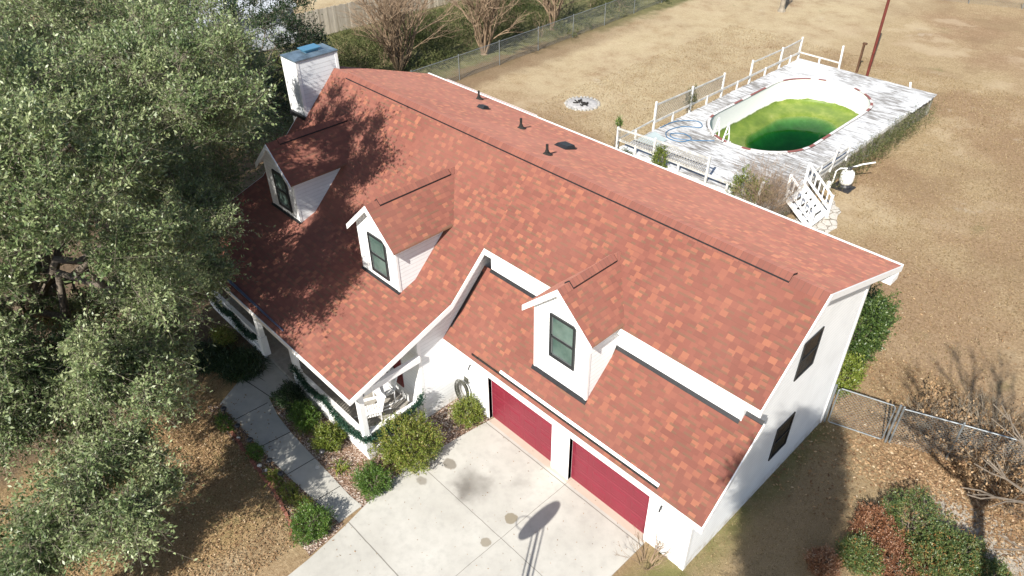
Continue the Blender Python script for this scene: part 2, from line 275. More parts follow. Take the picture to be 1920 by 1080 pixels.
# ------------------------------------------------------------------ object helpers
def link(o, parent=None):
    COL.objects.link(o)
    if parent is not None: o.parent = parent
    return o
def tag(o, label=None, cat=None, group=None, kind=None):
    if label: o['label'] = label
    if cat: o['category'] = cat
    if group: o['group'] = group
    if kind: o['kind'] = kind
    return o
def empty(name, loc, label, cat, group=None):
    o = bpy.data.objects.new(name, None); o.empty_display_size = .2; o.location = loc; link(o); return tag(o, label, cat, group)
class MB:
    """collects faces in world (or local) space; build() links ONE mesh object"""
    def __init__(s): s.v = []; s.f = []; s.m = []; s.uv = {}
    def poly(s, pts, mi=0, uv=None):
        i = len(s.v); s.v += [tuple(p) for p in pts]; s.f.append(tuple(range(i, i+len(pts)))); s.m.append(mi)
        if uv: s.uv[len(s.f)-1] = uv
        return s
    def hexa(s, c, mi=0):
        i = len(s.v); s.v += [tuple(p) for p in c]
        for q in ((0, 3, 2, 1), (4, 5, 6, 7), (0, 1, 5, 4), (1, 2, 6, 5), (2, 3, 7, 6), (3, 0, 4, 7)): s.f.append(tuple(i+a for a in q)); s.m.append(mi)
        return s
    def box(s, x0, y0, z0, x1, y1, z1, mi=0):
        x0, x1 = sorted((x0, x1)); y0, y1 = sorted((y0, y1)); z0, z1 = sorted((z0, z1))
        return s.hexa([(x0, y0, z0), (x1, y0, z0), (x1, y1, z0), (x0, y1, z0), (x0, y0, z1), (x1, y0, z1), (x1, y1, z1), (x0, y1, z1)], mi)
    def bar(s, p, q, w, h, up=(0, 0, 1), mi=0):
        p, q = Vector(p), Vector(q); d = (q-p).normalized(); u = Vector(up)
        if abs(d.dot(u)) > .98: u = Vector((1, 0, 0))
        a = d.cross(u).normalized()*w/2; b = a.cross(d).normalized()*h/2
        return s.hexa([p-a-b, p+a-b, p+a+b, p-a+b, q-a-b, q+a-b, q+a+b, q-a+b], mi)
    def tube(s, pts, r, n=8, mi=0, caps=True):
        P = [Vector(p) for p in pts]; R = r if isinstance(r, (list, tuple)) else [r]*len(P); i0 = len(s.v); ref = Vector((.31, .17, .93))
        for j, p in enumerate(P):
            d = (P[min(j+1, len(P)-1)]-P[max(j-1, 0)]).normalized()
            if abs(d.dot(ref)) > .95: ref = Vector((1, .1, 0))
            a = d.cross(ref).normalized(); b = d.cross(a)
            for t in range(n): s.v.append(tuple(p+a*math.cos(2*PI*t/n)*R[j]+b*math.sin(2*PI*t/n)*R[j]))
        for j in range(len(P)-1):
            for t in range(n):
                a = i0+j*n+t; b = i0+j*n+(t+1) % n; s.f.append((a, b, b+n, a+n)); s.m.append(mi)
        if caps:
            s.f.append(tuple(i0+t for t in range(n))[::-1]); s.m.append(mi); s.f.append(tuple(i0+(len(P)-1)*n+t for t in range(n))); s.m.append(mi)
        return s
    def lathe(s, c, prof, n=16, mi=0, axis='z'):
        i0 = len(s.v)
        for r, z in prof:
            for t in range(n):
                a = 2*PI*t/n; s.v.append((c[0]+r*math.cos(a), c[1]+r*math.sin(a), c[2]+z))
        for j in range(len(prof)-1):
            for t in range(n):
                a = i0+j*n+t; b = i0+j*n+(t+1) % n; s.f.append((a, b, b+n, a+n)); s.m.append(mi)
        s.f.append(tuple(i0+t for t in range(n))[::-1]); s.m.append(mi); s.f.append(tuple(i0+(len(prof)-1)*n+t for t in range(n))); s.m.append(mi)
        return s
    def prism_x(s, yz, x0, x1, mi=0):
        n = len(yz); i = len(s.v); s.v += [(x0, y, z) for y, z in yz]+[(x1, y, z) for y, z in yz]
        s.f.append(tuple(range(i, i+n))); s.m.append(mi); s.f.append(tuple(range(i+2*n-1, i+n-1, -1))); s.m.append(mi)
        for j in range(n): k2 = (j+1) % n; s.f.append((i+j, i+n+j, i+n+k2, i+k2)); s.m.append(mi)
        return s
    def prism_y(s, xz, y0, y1, mi=0):
        n = len(xz); i = len(s.v); s.v += [(x, y0, z) for x, z in xz]+[(x, y1, z) for x, z in xz]
        s.f.append(tuple(range(i, i+n))); s.m.append(mi); s.f.append(tuple(range(i+2*n-1, i+n-1, -1))); s.m.append(mi)
        for j in range(n): k2 = (j+1) % n; s.f.append((i+j, i+n+j, i+n+k2, i+k2)); s.m.append(mi)
        return s
    def build(s, name, mats, parent=None, smooth=False, bevel=0):
        me = bpy.data.meshes.new(name); off = Vector((0, 0, 0))
        if parent is not None: off = PW[parent.name]
        me.from_pydata([tuple(Vector(v)-off) for v in s.v], [], s.f)
        for m in (mats if isinstance(mats, (list, tuple)) else [mats]): me.materials.append(m)
        me.polygons.foreach_set('material_index', s.m)
        if s.uv:
            ul = me.uv_layers.new(name='UVMap')
            for fi, uvs in s.uv.items():
                p = me.polygons[fi]
                for li, c in zip(p.loop_indices, uvs): ul.data[li].uv = c
        if smooth: me.polygons.foreach_set('use_smooth', [True]*len(me.polygons))
        bm = bmesh.new(); bm.from_mesh(me); bmesh.ops.recalc_face_normals(bm, faces=bm.faces); bm.to_mesh(me); bm.free()
        o = bpy.data.objects.new(name, me); link(o, parent); PW[o.name] = off
        if bevel:
            b = o.modifiers.new('bevel', 'BEVEL'); b.width = bevel; b.segments = 1; b.limit_method = 'ANGLE'
        return o
PW = {}
def emp(name, loc, *a, **k):
    o = empty(name, loc, *a, **k); o.matrix_world = Matrix.Translation(loc); PW[o.name] = Vector(loc); return o
def npmesh(name, V, F, mat, parent=None, tint=None, mats=None, mi=None):
    V = np.asarray(V, np.float32)
    if parent is not None: V = V-np.array(PW[parent.name], np.float32)
    me = bpy.data.meshes.new(name); me.vertices.add(len(V)); me.vertices.foreach_set('co', V.ravel())
    F = np.asarray(F, np.int32); k = F.shape[1]
    me.loops.add(F.size); me.loops.foreach_set('vertex_index', F.ravel())
    me.polygons.add(len(F)); me.polygons.foreach_set('loop_start', np.arange(0, F.size, k, dtype=np.int32)); me.polygons.foreach_set('loop_total', np.full(len(F), k, np.int32))
    for m in (mats or [mat]): me.materials.append(m)
    if mi is not None: me.polygons.foreach_set('material_index', np.asarray(mi, np.int32))
    if tint is not None:
        a = me.attributes.new('tint', 'FLOAT', 'FACE'); a.data.foreach_set('value', np.asarray(tint, np.float32))
    me.update(calc_edges=True); o = bpy.data.objects.new(name, me); link(o, parent); PW[o.name] = PW[parent.name] if parent is not None else Vector((0, 0, 0)); return o
def nrm(a): return a/np.maximum(np.linalg.norm(a, axis=-1, keepdims=True), 1e-9)
def diamonds(base, d, n, L, Wd):
    side = nrm(np.cross(d, n)); m = base+d*(L*.5)[:, None]
    V = np.stack([base, m+side*(Wd*.5)[:, None], base+d*L[:, None], m-side*(Wd*.5)[:, None]], 1).reshape(-1, 3)
    return V, np.arange(len(V)).reshape(-1, 4)
def sprigs(rng, org, dirs, length, nl, L, Wd, tint0=None, up=.4):
    """leafy twigs: org/dirs (N,3); returns leaf verts, faces, tint, twig ends"""
    N = len(org); length = np.where(rng.random(N) < .12, 1.9, 1.0)*length if nl > 10 else length; t = (np.arange(nl)+.5)/nl; t = np.broadcast_to(t, (N, nl))+rng.uniform(-.05, .05, (N, nl))
    ln = length*rng.uniform(.6, 1.2, N); d = dirs[:, None, :]; bend = rng.normal(0, .25, (N, 1, 3))
    base = org[:, None, :]+d*(t*ln[:, None])[..., None]+bend*(t**2*ln[:, None])[..., None]
    rnd = rng.normal(size=(N, nl, 3)); side = nrm(np.cross(np.broadcast_to(d, rnd.shape), rnd))
    ld = nrm(d*.7+side*.9+np.array([0, 0, .15])); nn = nrm(rng.normal(size=(N, nl, 3))*.8+np.array([0, 0, up*1.6]))
    ls = L*rng.uniform(.6, 1.3, N*nl); V, F = diamonds(base.reshape(-1, 3), ld.reshape(-1, 3), nn.reshape(-1, 3), ls, ls*Wd/L)
    t0 = (rng.uniform(0, 1, N) if tint0 is None else tint0)[:, None]
    tint = np.clip(t0*.6+rng.uniform(0, .4, (N, nl)), 0, 1).ravel()
    tip = org+dirs*ln[:, None]+bend[:, 0]*ln[:, None]; return V, F, tint, tip
def twigmesh(o, tip, r=.006):
    d = nrm(tip-o); a = nrm(np.cross(d, np.array([.3, .2, .9]))); b = np.cross(d, a); N = len(o); V = []
    for c, rr in ((o, r), (tip, r*.35)):
        for k in range(3):
            an = 2*PI*k/3; V.append(c+a*math.cos(an)*rr+b*math.sin(an)*rr)
    V = np.stack(V, 1).reshape(-1, 3); i = np.arange(N)[:, None]*6
    F = np.concatenate([i+np.array([[0, 1, 4, 3]]), i+np.array([[1, 2, 5, 4]]), i+np.array([[2, 0, 3, 5]])]); return V, F
def join(*VF):
    V = []; F = []; n = 0
    for v, f in VF: V.append(v); F.append(f+n); n += len(v)
    return np.concatenate(V), np.concatenate(F)
def inball(rng, n, c, r, shell=.0):
    p = nrm(rng.normal(size=(n, 3)))*(rng.uniform(shell**3, 1, n)**(1/3))[:, None]; return p*np.array(r)+np.array(c), p

# ================================================================== SETTING
g = MB(); gxs, gys = [-400, -14.3, -8.6, 300], [-300, 19.9, 31.3, 500]     # leaves the pool basin open
for i in range(3):
    for j in range(3):
        if (i, j) != (1, 1): g.poly([(gxs[i], gys[j], 0), (gxs[i+1], gys[j], 0), (gxs[i+1], gys[j+1], 0), (gxs[i], gys[j+1], 0)])
tag(g.build('ground', MAT['ground']), kind='structure')
def sheet(name, pts, z, mat, th=.0):
    b = MB(); n = len(pts); b.poly([(x, y, z) for x, y in pts])
    for i in range(n):
        a, c = pts[i], pts[(i+1) % n]; b.poly([(a[0], a[1], z), (c[0], c[1], z), (c[0], c[1], -.1), (a[0], a[1], -.1)])
    return tag(b.build(name, mat), kind='structure')
rn = random.Random(5)
def wob(pts, amp, n=6, seed=1):
    r = random.Random(seed); out = []
    for i, a in enumerate(pts):
        b = pts[(i+1) % len(pts)]
        for k_ in range(n):
            t = k_/n; out.append((a[0]+(b[0]-a[0])*t+(r.uniform(-amp, amp) if k_ else 0), a[1]+(b[1]-a[1])*t+(r.uniform(-amp, amp) if k_ else 0)))
    return out
sheet('driveway', [(-7.28, .15), (-7.42, -.9), (-7.52, -1.9), (-7.62, -2.9), (-7.6, -3.6), (-7.42, -4.6), (-7.2, -5.6), (-7.02, -6.8), (-6.9, -8.5), (-6.9, -26), (-1.17, -26), (-1.17, .15)], .03, MAT['concrete'])
sheet('front_walk', [(-7.42, -5.56), (-8.24, -5.63), (-9.55, -5.73), (-10.63, -5.8), (-11.99, -5.84), (-14.0, -5.84), (-14.55, -4.9), (-15.0, -3.62), (-12.75, -3.62), (-12.8, -4.1), (-13.15, -4.55), (-12.2, -4.75), (-11.16, -4.82), (-9.91, -4.83), (-8, -4.85), (-7.45, -4.8)], .022, MAT['walk'])
jb = MB()
for (a, b_) in (((-13.0, -5.8), (-12.95, -4.7)), ((-11.42, -5.82), (-11.3, -4.82)), ((-9.9, -5.75), (-9.86, -4.84)), ((-8.5, -5.64), (-8.45, -4.86)), ((-14.6, -4.75), (-13.1, -4.5))):
    jb.bar((*a, .0243), (*b_, .0243), .022, .003)
tag(jb.build('walk_joints', MAT['char']), kind='structure')
sheet('mulch_bed', wob([(-12.7, -3.66), (-12.9, -4.2), (-12.9, -4.62), (-11.2, -4.85), (-8, -4.88), (-7.4, -4.85), (-7.25, -3.6), (-7.25, -1.8), (-7.2, .0), (-8.78, .0), (-8.78, -3.66)], .03, 4, 2), .012, MAT['mulch'])
sheet('planting_strip', wob([(-7.3, -5.5), (-9.5, -5.7), (-12, -5.83), (-14, -5.84), (-14.2, -6.2), (-12.5, -6.28), (-10.4, -6.32), (-8.8, -6.5), (-7.9, -6.75), (-7.1, -6.7)], .04, 4, 3), .010, MAT['mulch'])
sheet('stone_path', wob([(-6.6, 16.9), (-5.2, 17.2), (-5.0, 18.4), (-5.5, 19.8), (-6.3, 20.6), (-6.8, 19.4)], .1, 4, 8), .018, MAT['flag'])

# ================================================================== HOUSE
H = emp('house', (0, 0, 0), 'two-storey white clapboard house with red-brown shingle roof, three dormers and garage', 'house')
XL, XR, XP, XW = -19.55, .46, -8.51, -8.78
main = lambda y: .98*y+4.433
pz = lambda y: 4.149+.341*(y+.29)
gz = lambda y: 2.80+1.016*(y+.504)
rz = lambda y: 7.52-.335*(y-3.15)
TH = .035
def roof(name, prof, x0, x1, flip=False, holes=None):
    """prof: list of (y, z) from eave up to the top edge; slab of shingles"""
    b = MB(); v = 0
    for (y0, z0), (y1, z1) in zip(prof, prof[1:]):
        d = math.hypot(y1-y0, z1-z0)
        b.poly([(x0, y0, z0), (x1, y0, z0), (x1, y1, z1), (x0, y1, z1)], 0, [(x0, v), (x1, v), (x1, v+d), (x0, v+d)]); v += d
    lo = [(y, z-TH) for y, z in prof]
    for x in (x0, x1):
        for i in range(len(prof)-1):
            b.poly([(x, *prof[i]), (x, *prof[i+1]), (x, *lo[i+1]), (x, *lo[i])], 0, [(.1, .05)]*4)
    y, z = prof[0]; b.poly([(x0, y, z), (x1, y, z), (x1, y, z-TH), (x0, y, z-TH)], 0, [(.1, .05)]*4)
    for i in range(len(prof)-1): b.poly([(x0, *lo[i]), (x1, *lo[i]), (x1, *lo[i+1]), (x0, *lo[i+1])], 0, [(.1, .05)]*4)
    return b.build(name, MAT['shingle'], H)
RID = (3.15, 7.52)
roof('roof', [(1.05, main(1.05)), RID], XP+.0, XR)
roof('roof', [(-4.02, pz(-4.02)), (-.29, pz(-.29)), (1.62, main(1.62))], XL, XP)          # porch side, up to the chimney notch
roof('roof', [(1.62, main(1.62)), RID], -19.05, XP)
roof('roof', [(7.86, rz(7.86)), (3.42, rz(3.42))], XL, XR); roof('roof', [(3.42, rz(3.42)), RID], -19.05, XR)
roof('roof', [(-.504, 2.80), (1.27, gz(1.27))], XW, .0); roof('roof', [(-.504, 2.80), (1.43, gz(1.43))], .0, XR)
# left scrap of roof beside the chimney is left open; underlay / fascia slabs in white
def under(prof, x0, x1, t=.15, e=.0):
    b = MB(); pr = [(y, z-TH-.002) for y, z in prof]; lo = [(y, z-TH-t) for y, z in prof][::-1]; b.prism_x(pr+lo, x0, x1); return b
und = MB()
def addu(prof, x0, x1, t=.15): 
    pr = [(y, z-TH-.002) for y, z in prof]; lo = [(y, z-TH-t) for y, z in prof][::-1]; und.prism_x(pr+lo, x0, x1)
addu([(1.07, main(1.07)), (3.15, 7.52), (7.83, rz(7.83))], XP+.003, XR-.02)
addu([(-3.99, pz(-3.99)), (-.29, pz(-.29)), (1.62, main(1.62))], XL+.02, XP-.02)
addu([(1.62, main(1.62)), (3.15, 7.52), (3.42, rz(3.42))], -19.0, XP-.02)
addu([(3.43, rz(3.43)), (7.83, rz(7.83))], XL+.02, XP-.02)
addu([(-.48, gz(-.48)), (1.25, gz(1.25))], XW+.0, XR-.02)
und.build('soffit', MAT['soffit'], H)
tr = MB()                                                                       # rake boards, fascias
def rake(prof, x, w=.045, t=.17):
    pr = [(y, z-.012) for y, z in prof]; lo = [(y, z-.012-t) for y, z in prof][::-1]; tr.prism_x(pr+lo, x-w/2, x+w/2)
rake([(-4.04, pz(-4.04)), (-.29, pz(-.29)), (1.05, main(1.05))], XP+.015)
rake([(1.03, main(1.03)), RID, (7.88, rz(7.88))], XR+.015); rake([(-.52, gz(-.52)), (1.43, gz(1.43))], XR+.012)
rake([(-4.04, pz(-4.04)), (-.29, pz(-.29)), (1.62, main(1.62))], XL-.015); rake([(3.43, rz(3.43)), (7.88, rz(7.88))], XL-.015)
tr.box(XL-.03, -4.05, pz(-4.02)-.18, XP+.04, -4.022, pz(-4.02)-.006)
tr.box(XW+.02, -.535, 2.60, XR+.03, -.506, 2.79)
tr.box(XP+.04, 1.02, main(1.05)-.2, XR+.03, 1.048, main(1.05)-.012)
tr.box(XL-.03, 7.862, rz(7.86)-.2, XR+.035, 7.93, rz(7.86)+.012)
tr.box(XR-.46, 7.38, 5.55, XR+.03, 7.8, 5.75)
tr.build('trim', MAT['white'], H)
# walls
wl = MB(); YW = 1.275
wl.prism_x([(0, 0), (7.36, 0), (7.36, rz(7.36)-.17), (3.15, 7.36), (YW, main(YW)-.17), (YW, gz(YW)-.10), (0, gz(0)-.14)], -.12, 0)     # right gable
prl = [(-1.456, 0), (7.36, 0), (7.36, rz(7.36)-.17), (3.15, 7.36), (-.29, pz(-.29)-.17), (-1.456, pz(-1.456)-.17)]
wl.prism_x(prl, XW-.12, XW); wl.prism_x(prl, -19.05, -18.93)
wl.box(-18.93, -1.456, 0, XW-.12, -1.336, pz(-1.456)-.17)                        # front wall behind the porch
wl.box(-18.93, 7.24, 0, -.12, 7.36, rz(7.36)-.17)                                # rear wall
wl.box(XP+.03, YW, gz(YW)-.3, -.12, YW+.1, main(YW)-.17)                          # knee wall above garage roof
for x0, x1 in ((XW, -7.36), (-4.68, -4.01), (-1.27, -.12)): wl.box(x0, 0, 0, x1, .12, gz(0)-.14)
for x0, x1 in ((-7.36, -4.68), (-4.01, -1.27)): wl.box(x0, 0, 2.13, x1, .12, gz(0)-.14)
wl.build('wall', MAT['siding'], H)
for x, y in ((-.02, -.012), (-8.81, -1.47)):                                     # corner boards
    ct = MB(); ct.box(x-.1, y, 0, x+.035, y+.11, 2.72 if x > -1 else 3.55); ct.build('corner_board', MAT['white'], H)
ct = MB(); ct.box(-.02, 7.27, 0, .022, 7.385, 5.9); ct.build('corner_board', MAT['white'], H)
# black step flashing along the knee wall
fl = MB(); fl.hexa([(XP+.02, 1.205, gz(1.205)+.002), (-.03, 1.205, gz(1.205)+.002), (-.03, 1.27, gz(1.27)+.002), (XP+.02, 1.27, gz(1.27)+.002), (XP+.02, 1.205, gz(1.205)+.012), (-.03, 1.205, gz(1.205)+.012), (-.03, 1.27, gz(1.27)+.03), (XP+.02, 1.27, gz(1.27)+.03)])
fl.hexa([(.0, 1.385, gz(1.385)+.002), (XR, 1.385, gz(1.385)+.002), (XR, 1.45, gz(1.45)), (0, 1.45, gz(1.45)), (.0, 1.385, gz(1.385)+.02), (XR, 1.385, gz(1.385)+.02), (XR, 1.45, gz(1.45)+.03), (0, 1.45, gz(1.45)+.03)])
fl.hexa([(XW+.02, -.2, gz(-.2)+.002), (XW+.09, -.2, gz(-.2)+.002), (XW+.09, 1.13, gz(1.13)+.002), (XW+.02, 1.13, gz(1.13)+.002), (XW+.02, -.2, gz(-.2)+.012), (XW+.09, -.2, gz(-.2)+.012), (XW+.09, 1.13, gz(1.13)+.012), (XW+.02, 1.13, gz(1.13)+.012)])
fl.build('flashing', MAT['black'], H)
# ridge caps and ridge vents
rc = MB()
def cap_strip(b, x0, x1, w=.17, lift=.012):
    for s_, f in ((-1, main), (1, rz)):
        y1 = 3.15+s_*w; b.poly([(x0, 3.15, 7.52+lift), (x1, 3.15, 7.52+lift), (x1, y1, f(y1)+lift), (x0, y1, f(y1)+lift)], 0, [(x0, 0), (x1, 0), (x1, w), (x0, w)])
cap_strip(rc, -19.05, XR, .17, .014); rc.build('ridge_cap', MAT['cap'], H)
rv = MB()
for s_, f, w in ((-1, main, .14), (1, rz, .22)):
    y1 = 3.15+s_*w; L = .075
    rv.hexa([(-18.1, 3.15, 7.52+.02), (-.44, 3.15, 7.54), (-.44, y1, f(y1)+.03), (-18.1, y1, f(y1)+.03), (-18.1, 3.15, 7.52+L), (-.44, 3.15, 7.52+L), (-.44, y1, f(y1)+L), (-18.1, y1, f(y1)+L)], 1)
    b0 = len(rv.f); rv.poly([(-18.1, 3.15, 7.52+L+.004), (-.44, 3.15, 7.52+L+.004), (-.44, y1, f(y1)+L+.004), (-18.1, y1, f(y1)+L+.004)], 0, [(-18.1, 0), (-.44, 0), (-.44, .2), (-18.1, .2)])
rv.build('ridge_vent', [MAT['cap'], MAT['black']], H)
# chimney chase
ch = MB(); ch.box(-20.02, 1.65, 0, -19.05, 3.36, 8.12); cho = ch.build('chimney', MAT['chimney'], H)
for x, y in ((-20.02, 1.65), (-19.05, 1.65), (-19.05, 3.36)):
    cb = MB(); cb.box(x-.06 if x < -19.5 else x-.1, y-.012 if y < 2 else y-.1, 0, x+.1 if x < -19.5 else x+.012, y+.1 if y < 2 else y+.012, 8.1); cb.build('corner_board', MAT['white'], cho)
cc = MB(); cc.box(-20.06, 1.61, 8.12, -19.01, 3.40, 8.17); cc.hexa([(-20.06, 1.61, 8.17), (-19.01, 1.61, 8.17), (-19.01, 3.4, 8.17), (-20.06, 3.4, 8.17), (-19.85, 1.9, 8.22), (-19.25, 1.9, 8.22), (-19.25, 3.1, 8.22), (-19.85, 3.1, 8.22)])
cc.build('chimney_cap', MAT['capmetal'], cho)
cc = MB(); cc.box(-19.72, 2.3, 8.21, -19.38, 2.8, 8.32); cc.box(-19.8, 2.2, 8.32, -19.3, 2.9, 8.345); cc.build('flue_cap', plain('blue_flue_cap', (.10, .27, .40), .3, .5, .1, 3, .4), cho)
cf = MB(); cf.box(-20.04, 1.55, main(1.6)-.1, -19.03, 1.65, main(1.6)+.08); cf.build('flashing', MAT['black'], cho)
# dormers
def dormer(cx, yf, base, ztop_side):
    hw, zs, za, ro = .94, 5.56, 6.66, 1.17; sl = (za-zs)/ro; zw = za-sl*hw-.06
    b = MB(); zb = base(yf)-.05
    b.prism_y([(cx-hw, zb), (cx+hw, zb), (cx+hw, zw), (cx, za-.06), (cx-hw, zw)], yf, yf+.1)
    ye = (zw-4.433)/.98+.3
    for s_ in (-1, 1): 
        x = cx+s_*hw; x2 = x-s_*.1; ym = 1.0
        pr = [(yf+.1, base(yf+.1)-.05), (yf+.1, zw), (ye, zw), (ye, zw-.3), (-.2, main(-.2)-.05) if yf < 0 else (1.0, gz(1.0)-.05)]
        b.prism_x(pr if s_ > 0 else pr, min(x, x2), max(x, x2))
    d = b.build('dormer', MAT['siding'], H)
    r = MB(); yo = yf-.2; yr = (za-4.433)/.98; yv = (zs-4.433)/.98+.03; T = .05
    for s_ in (-1, 1):
        xe = cx+s_*ro; q = [(xe, yo, zs), (cx, yo, za), (cx, yr, za), (xe, yv, zs)]
        Ls = math.hypot(ro, za-zs)
        r.poly(q, 0, [(yo, 0), (yo, Ls), (yr, Ls), (yv, 0)])
        lo = [(a, b_, c-T) for a, b_, c in q]; r.poly(lo[::-1], 1)
        r.poly([q[0], q[1], lo[1], lo[0]], 1); r.poly([q[3], q[0], lo[0], lo[3]], 0, [(.1, .05)]*4)
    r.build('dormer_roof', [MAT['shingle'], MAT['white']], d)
    t = MB()
    for s_ in (-1, 1):
        xe = cx+s_*(ro+.01); p0, p1 = (xe, yo-.02, zs-.02), (cx, yo-.02, za-.008)
        t.hexa([(p0[0], yo-.03, zs-.19), (cx, yo-.03, za-.19), (cx, yo-.002, za-.19), (p0[0], yo-.002, zs-.19), (p0[0], yo-.03, zs-.012), (cx, yo-.03, za-.012), (cx, yo-.002, za-.012), (p0[0], yo-.002, zs-.012)])
        x = cx+s_*hw; t.box(x-.06 if s_ > 0 else x-.012, yf-.012, base(yf)-.02, x+.012 if s_ > 0 else x+.06, yf+.07, zw)
    t.build('rake_board', MAT['white'], d)
    c = MB()
    for s_ in (-1, 1):
        xe = cx+s_*.15; z1 = za-sl*.15
        c.poly([(cx, yo, za+.012), (cx, yr-.02, za+.012), (xe, yr-.15, z1+.012), (xe, yo, z1+.012)], 0, [(yo, 0), (yr, 0), (yr, .15), (yo, .15)])
        L = .06; ya, yb_ = yo+.42, yr-.3
        c.hexa([(cx, ya, za), (cx, yb_, za), (xe, yb_, z1+.012), (xe, ya, z1+.012), (cx, ya, za+L), (cx, yb_, za+L), (xe, yb_, z1+L), (xe, ya, z1+L)], 1)
        c.poly([(cx, ya, za+L+.003), (cx, yb_, za+L+.003), (xe, yb_, z1+L+.003), (xe, ya, z1+L+.003)], 0, [(ya, 0), (yb_, 0), (yb_, .15), (ya, .15)])
    c.build('ridge_vent', [MAT['cap'], MAT['black']], d)
    f = MB(); a0 = yf-.07; f.hexa([(cx-hw-.06, a0, base(a0)+.003), (cx+hw+.03, a0, base(a0)+.003), (cx+hw+.03, yf, base(yf)+.003), (cx-hw-.06, yf, base(yf)+.003), (cx-hw-.06, a0, base(a0)+.02), (cx+hw+.03, a0, base(a0)+.02), (cx+hw+.03, yf-.003, base(yf)+.05), (cx-hw-.06, yf-.003, base(yf)+.05)]); f.build('flashing', MAT['black'], d)
    # window
    wx0, wx1 = cx-.37, cx+.5; z0, z1 = zb+.85, zb+2.27
    if yf < 0: z0, z1 = 4.17, 5.55
    w = MB(); F = .07
    for q in ((wx0, z0, wx0+F, z1), (wx1-F, z0, wx1, z1), (wx0+F, z0, wx1-F, z0+F+.03), (wx0+F, z1-F, wx1-F, z1), (wx0+F, (z0+z1)/2-.03, wx1-F, (z0+z1)/2+.03)):
        w.box(q[0], yf-.05, q[1], q[2], yf+.02, q[3])
    wo = w.build('window', MAT['frame'], H); p = MB()
    p.box(wx0+F, yf-.012, z0+F, wx1-F, yf+.01, (z0+z1)/2-.03); p.box(wx0+F, yf-.03, (z0+z1)/2+.03, wx1-F, yf+.01, z1-F); p.build('pane', MAT['glass'], wo)
    s2 = MB(); mz = (z0+z1)/2
    for a, b_ in ((z0+F+.03, mz-.03), (mz+.03, z1-F)):
        s2.box(wx0+F, yf-.035, a, wx0+F+.035, yf-.0, b_); s2.box(wx0+F, yf-.035, a, wx1-F, yf-.0, a+.03)
    s2.build('sash', plain('grey_sash', (.09, .10, .10), .5), wo)
dormer(-4.58, .11, gz, 0); dormer(-11.15, -.89, pz, 0); dormer(-16.80, -.9, pz, 0)
# gable windows
for y0, y1, z0, z1 in ((3.74, 4.66, 1.15, 2.42), (3.84, 4.80, 4.12, 5.38)):
    w = MB(); F = .05
    for q in ((y0, z0, y0+F, z1), (y1-F, z0, y1, z1), (y0+F, z0, y1-F, z0+F), (y0+F, z1-F, y1-F, z1), (y0+F, (z0+z1)/2-.02, y1-F, (z0+z1)/2+.02)): w.box(-.01, q[0], q[1], .03, q[2], q[3])
    wo = w.build('window', MAT['frame'], H); p = MB(); p.box(-.01, y0+F, z0+F, .012, y1-F, z1-F); p.build('pane', MAT['dglass'], wo)
# garage doors
for x0, x1 in ((-7.36, -4.68), (-4.01, -1.27)):
    b = MB(); nrow = 4; hh = 2.12/nrow
    for r in range(nrow):
        z0 = .035+r*hh; b.box(x0, .13, z0, x1, .17, z0+hh-.012)
        for c in range(4):
            wv = (x1-x0)/4; xa = x0+c*wv+.09; xb = x0+(c+1)*wv-.09
            b.hexa([(xa, .13, z0+.1), (xb, .13, z0+.1), (xb, .13, z0+hh-.11), (xa, .13, z0+hh-.11), (xa+.03, .118, z0+.13), (xb-.03, .118, z0+.13), (xb-.03, .118, z0+hh-.14), (xa+.03, .118, z0+hh-.14)])
        b.box(x0, .126, z0-.006, x1, .15, z0+.006, 1)  # lighter red strip paints in the highlight along each section joint
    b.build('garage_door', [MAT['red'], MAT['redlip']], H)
    t = MB(); t.box(x0-.11, -.016, .03, x0-.0, .14, 2.13); t.box(x1, -.016, .03, x1+.11, .14, 2.13); t.box(x0-.11, -.02, 2.13, x1+.11, .125, 2.26); t.build('door_trim', MAT['white'], H)
# wall lamps
for x in (-.87, -8.07):
    b = MB(); b.box(x-.16, -.09, 1.95, x+.16, -.03, 2.0); b.lathe((x, -.0, 1.9), [(.05, 0), (.06, .12)], 8); b.tube([(x, -.02, 1.94), (x+.02, -.14, 1.9), (x+.03, -.2, 1.8)], .025, 6); b.build('wall_lamp', MAT['lampshade'], H)
# rain diverters
b = MB(); y0 = -.405
b.hexa([(-6.4, y0, gz(y0)+.01), (-.87, y0, gz(y0)+.01), (-.87, y0+.06, gz(y0+.06)+.01), (-6.4, y0+.06, gz(y0+.06)+.01), (-6.4, y0, gz(y0)+.025), (-.87, y0, gz(y0)+.025), (-.87, y0+.06, gz(y0+.06)+.025), (-6.4, y0+.06, gz(y0+.06)+.025)], 0)
b.hexa([(-7.55, y0-.03, gz(y0-.03)), (-.87, y0-.03, gz(y0-.03)), (-.87, y0-.004, gz(y0)), (-7.55, y0-.004, gz(y0)), (-7.55, y0-.03, gz(y0)+.03), (-.87, y0-.03, gz(y0)+.03), (-.87, y0-.004, gz(y0)+.03), (-7.55, y0-.004, gz(y0)+.03)], 1); b.build('rain_diverter', [MAT['white'], MAT['char']], H)
b = MB(); y0 = -3.86
b.hexa([(-16.0, y0, pz(y0)+.01), (-12.3, y0, pz(y0)+.01), (-12.3, y0+.03, pz(y0)+.02), (-16.0, y0+.09, pz(y0)+.04), (-16, y0, pz(y0)+.05), (-12.3, y0, pz(y0)+.04), (-12.3, y0+.03, pz(y0)+.05), (-16, y0+.09, pz(y0)+.07)], 0)
b.build('rain_diverter', MAT['divert'], H)
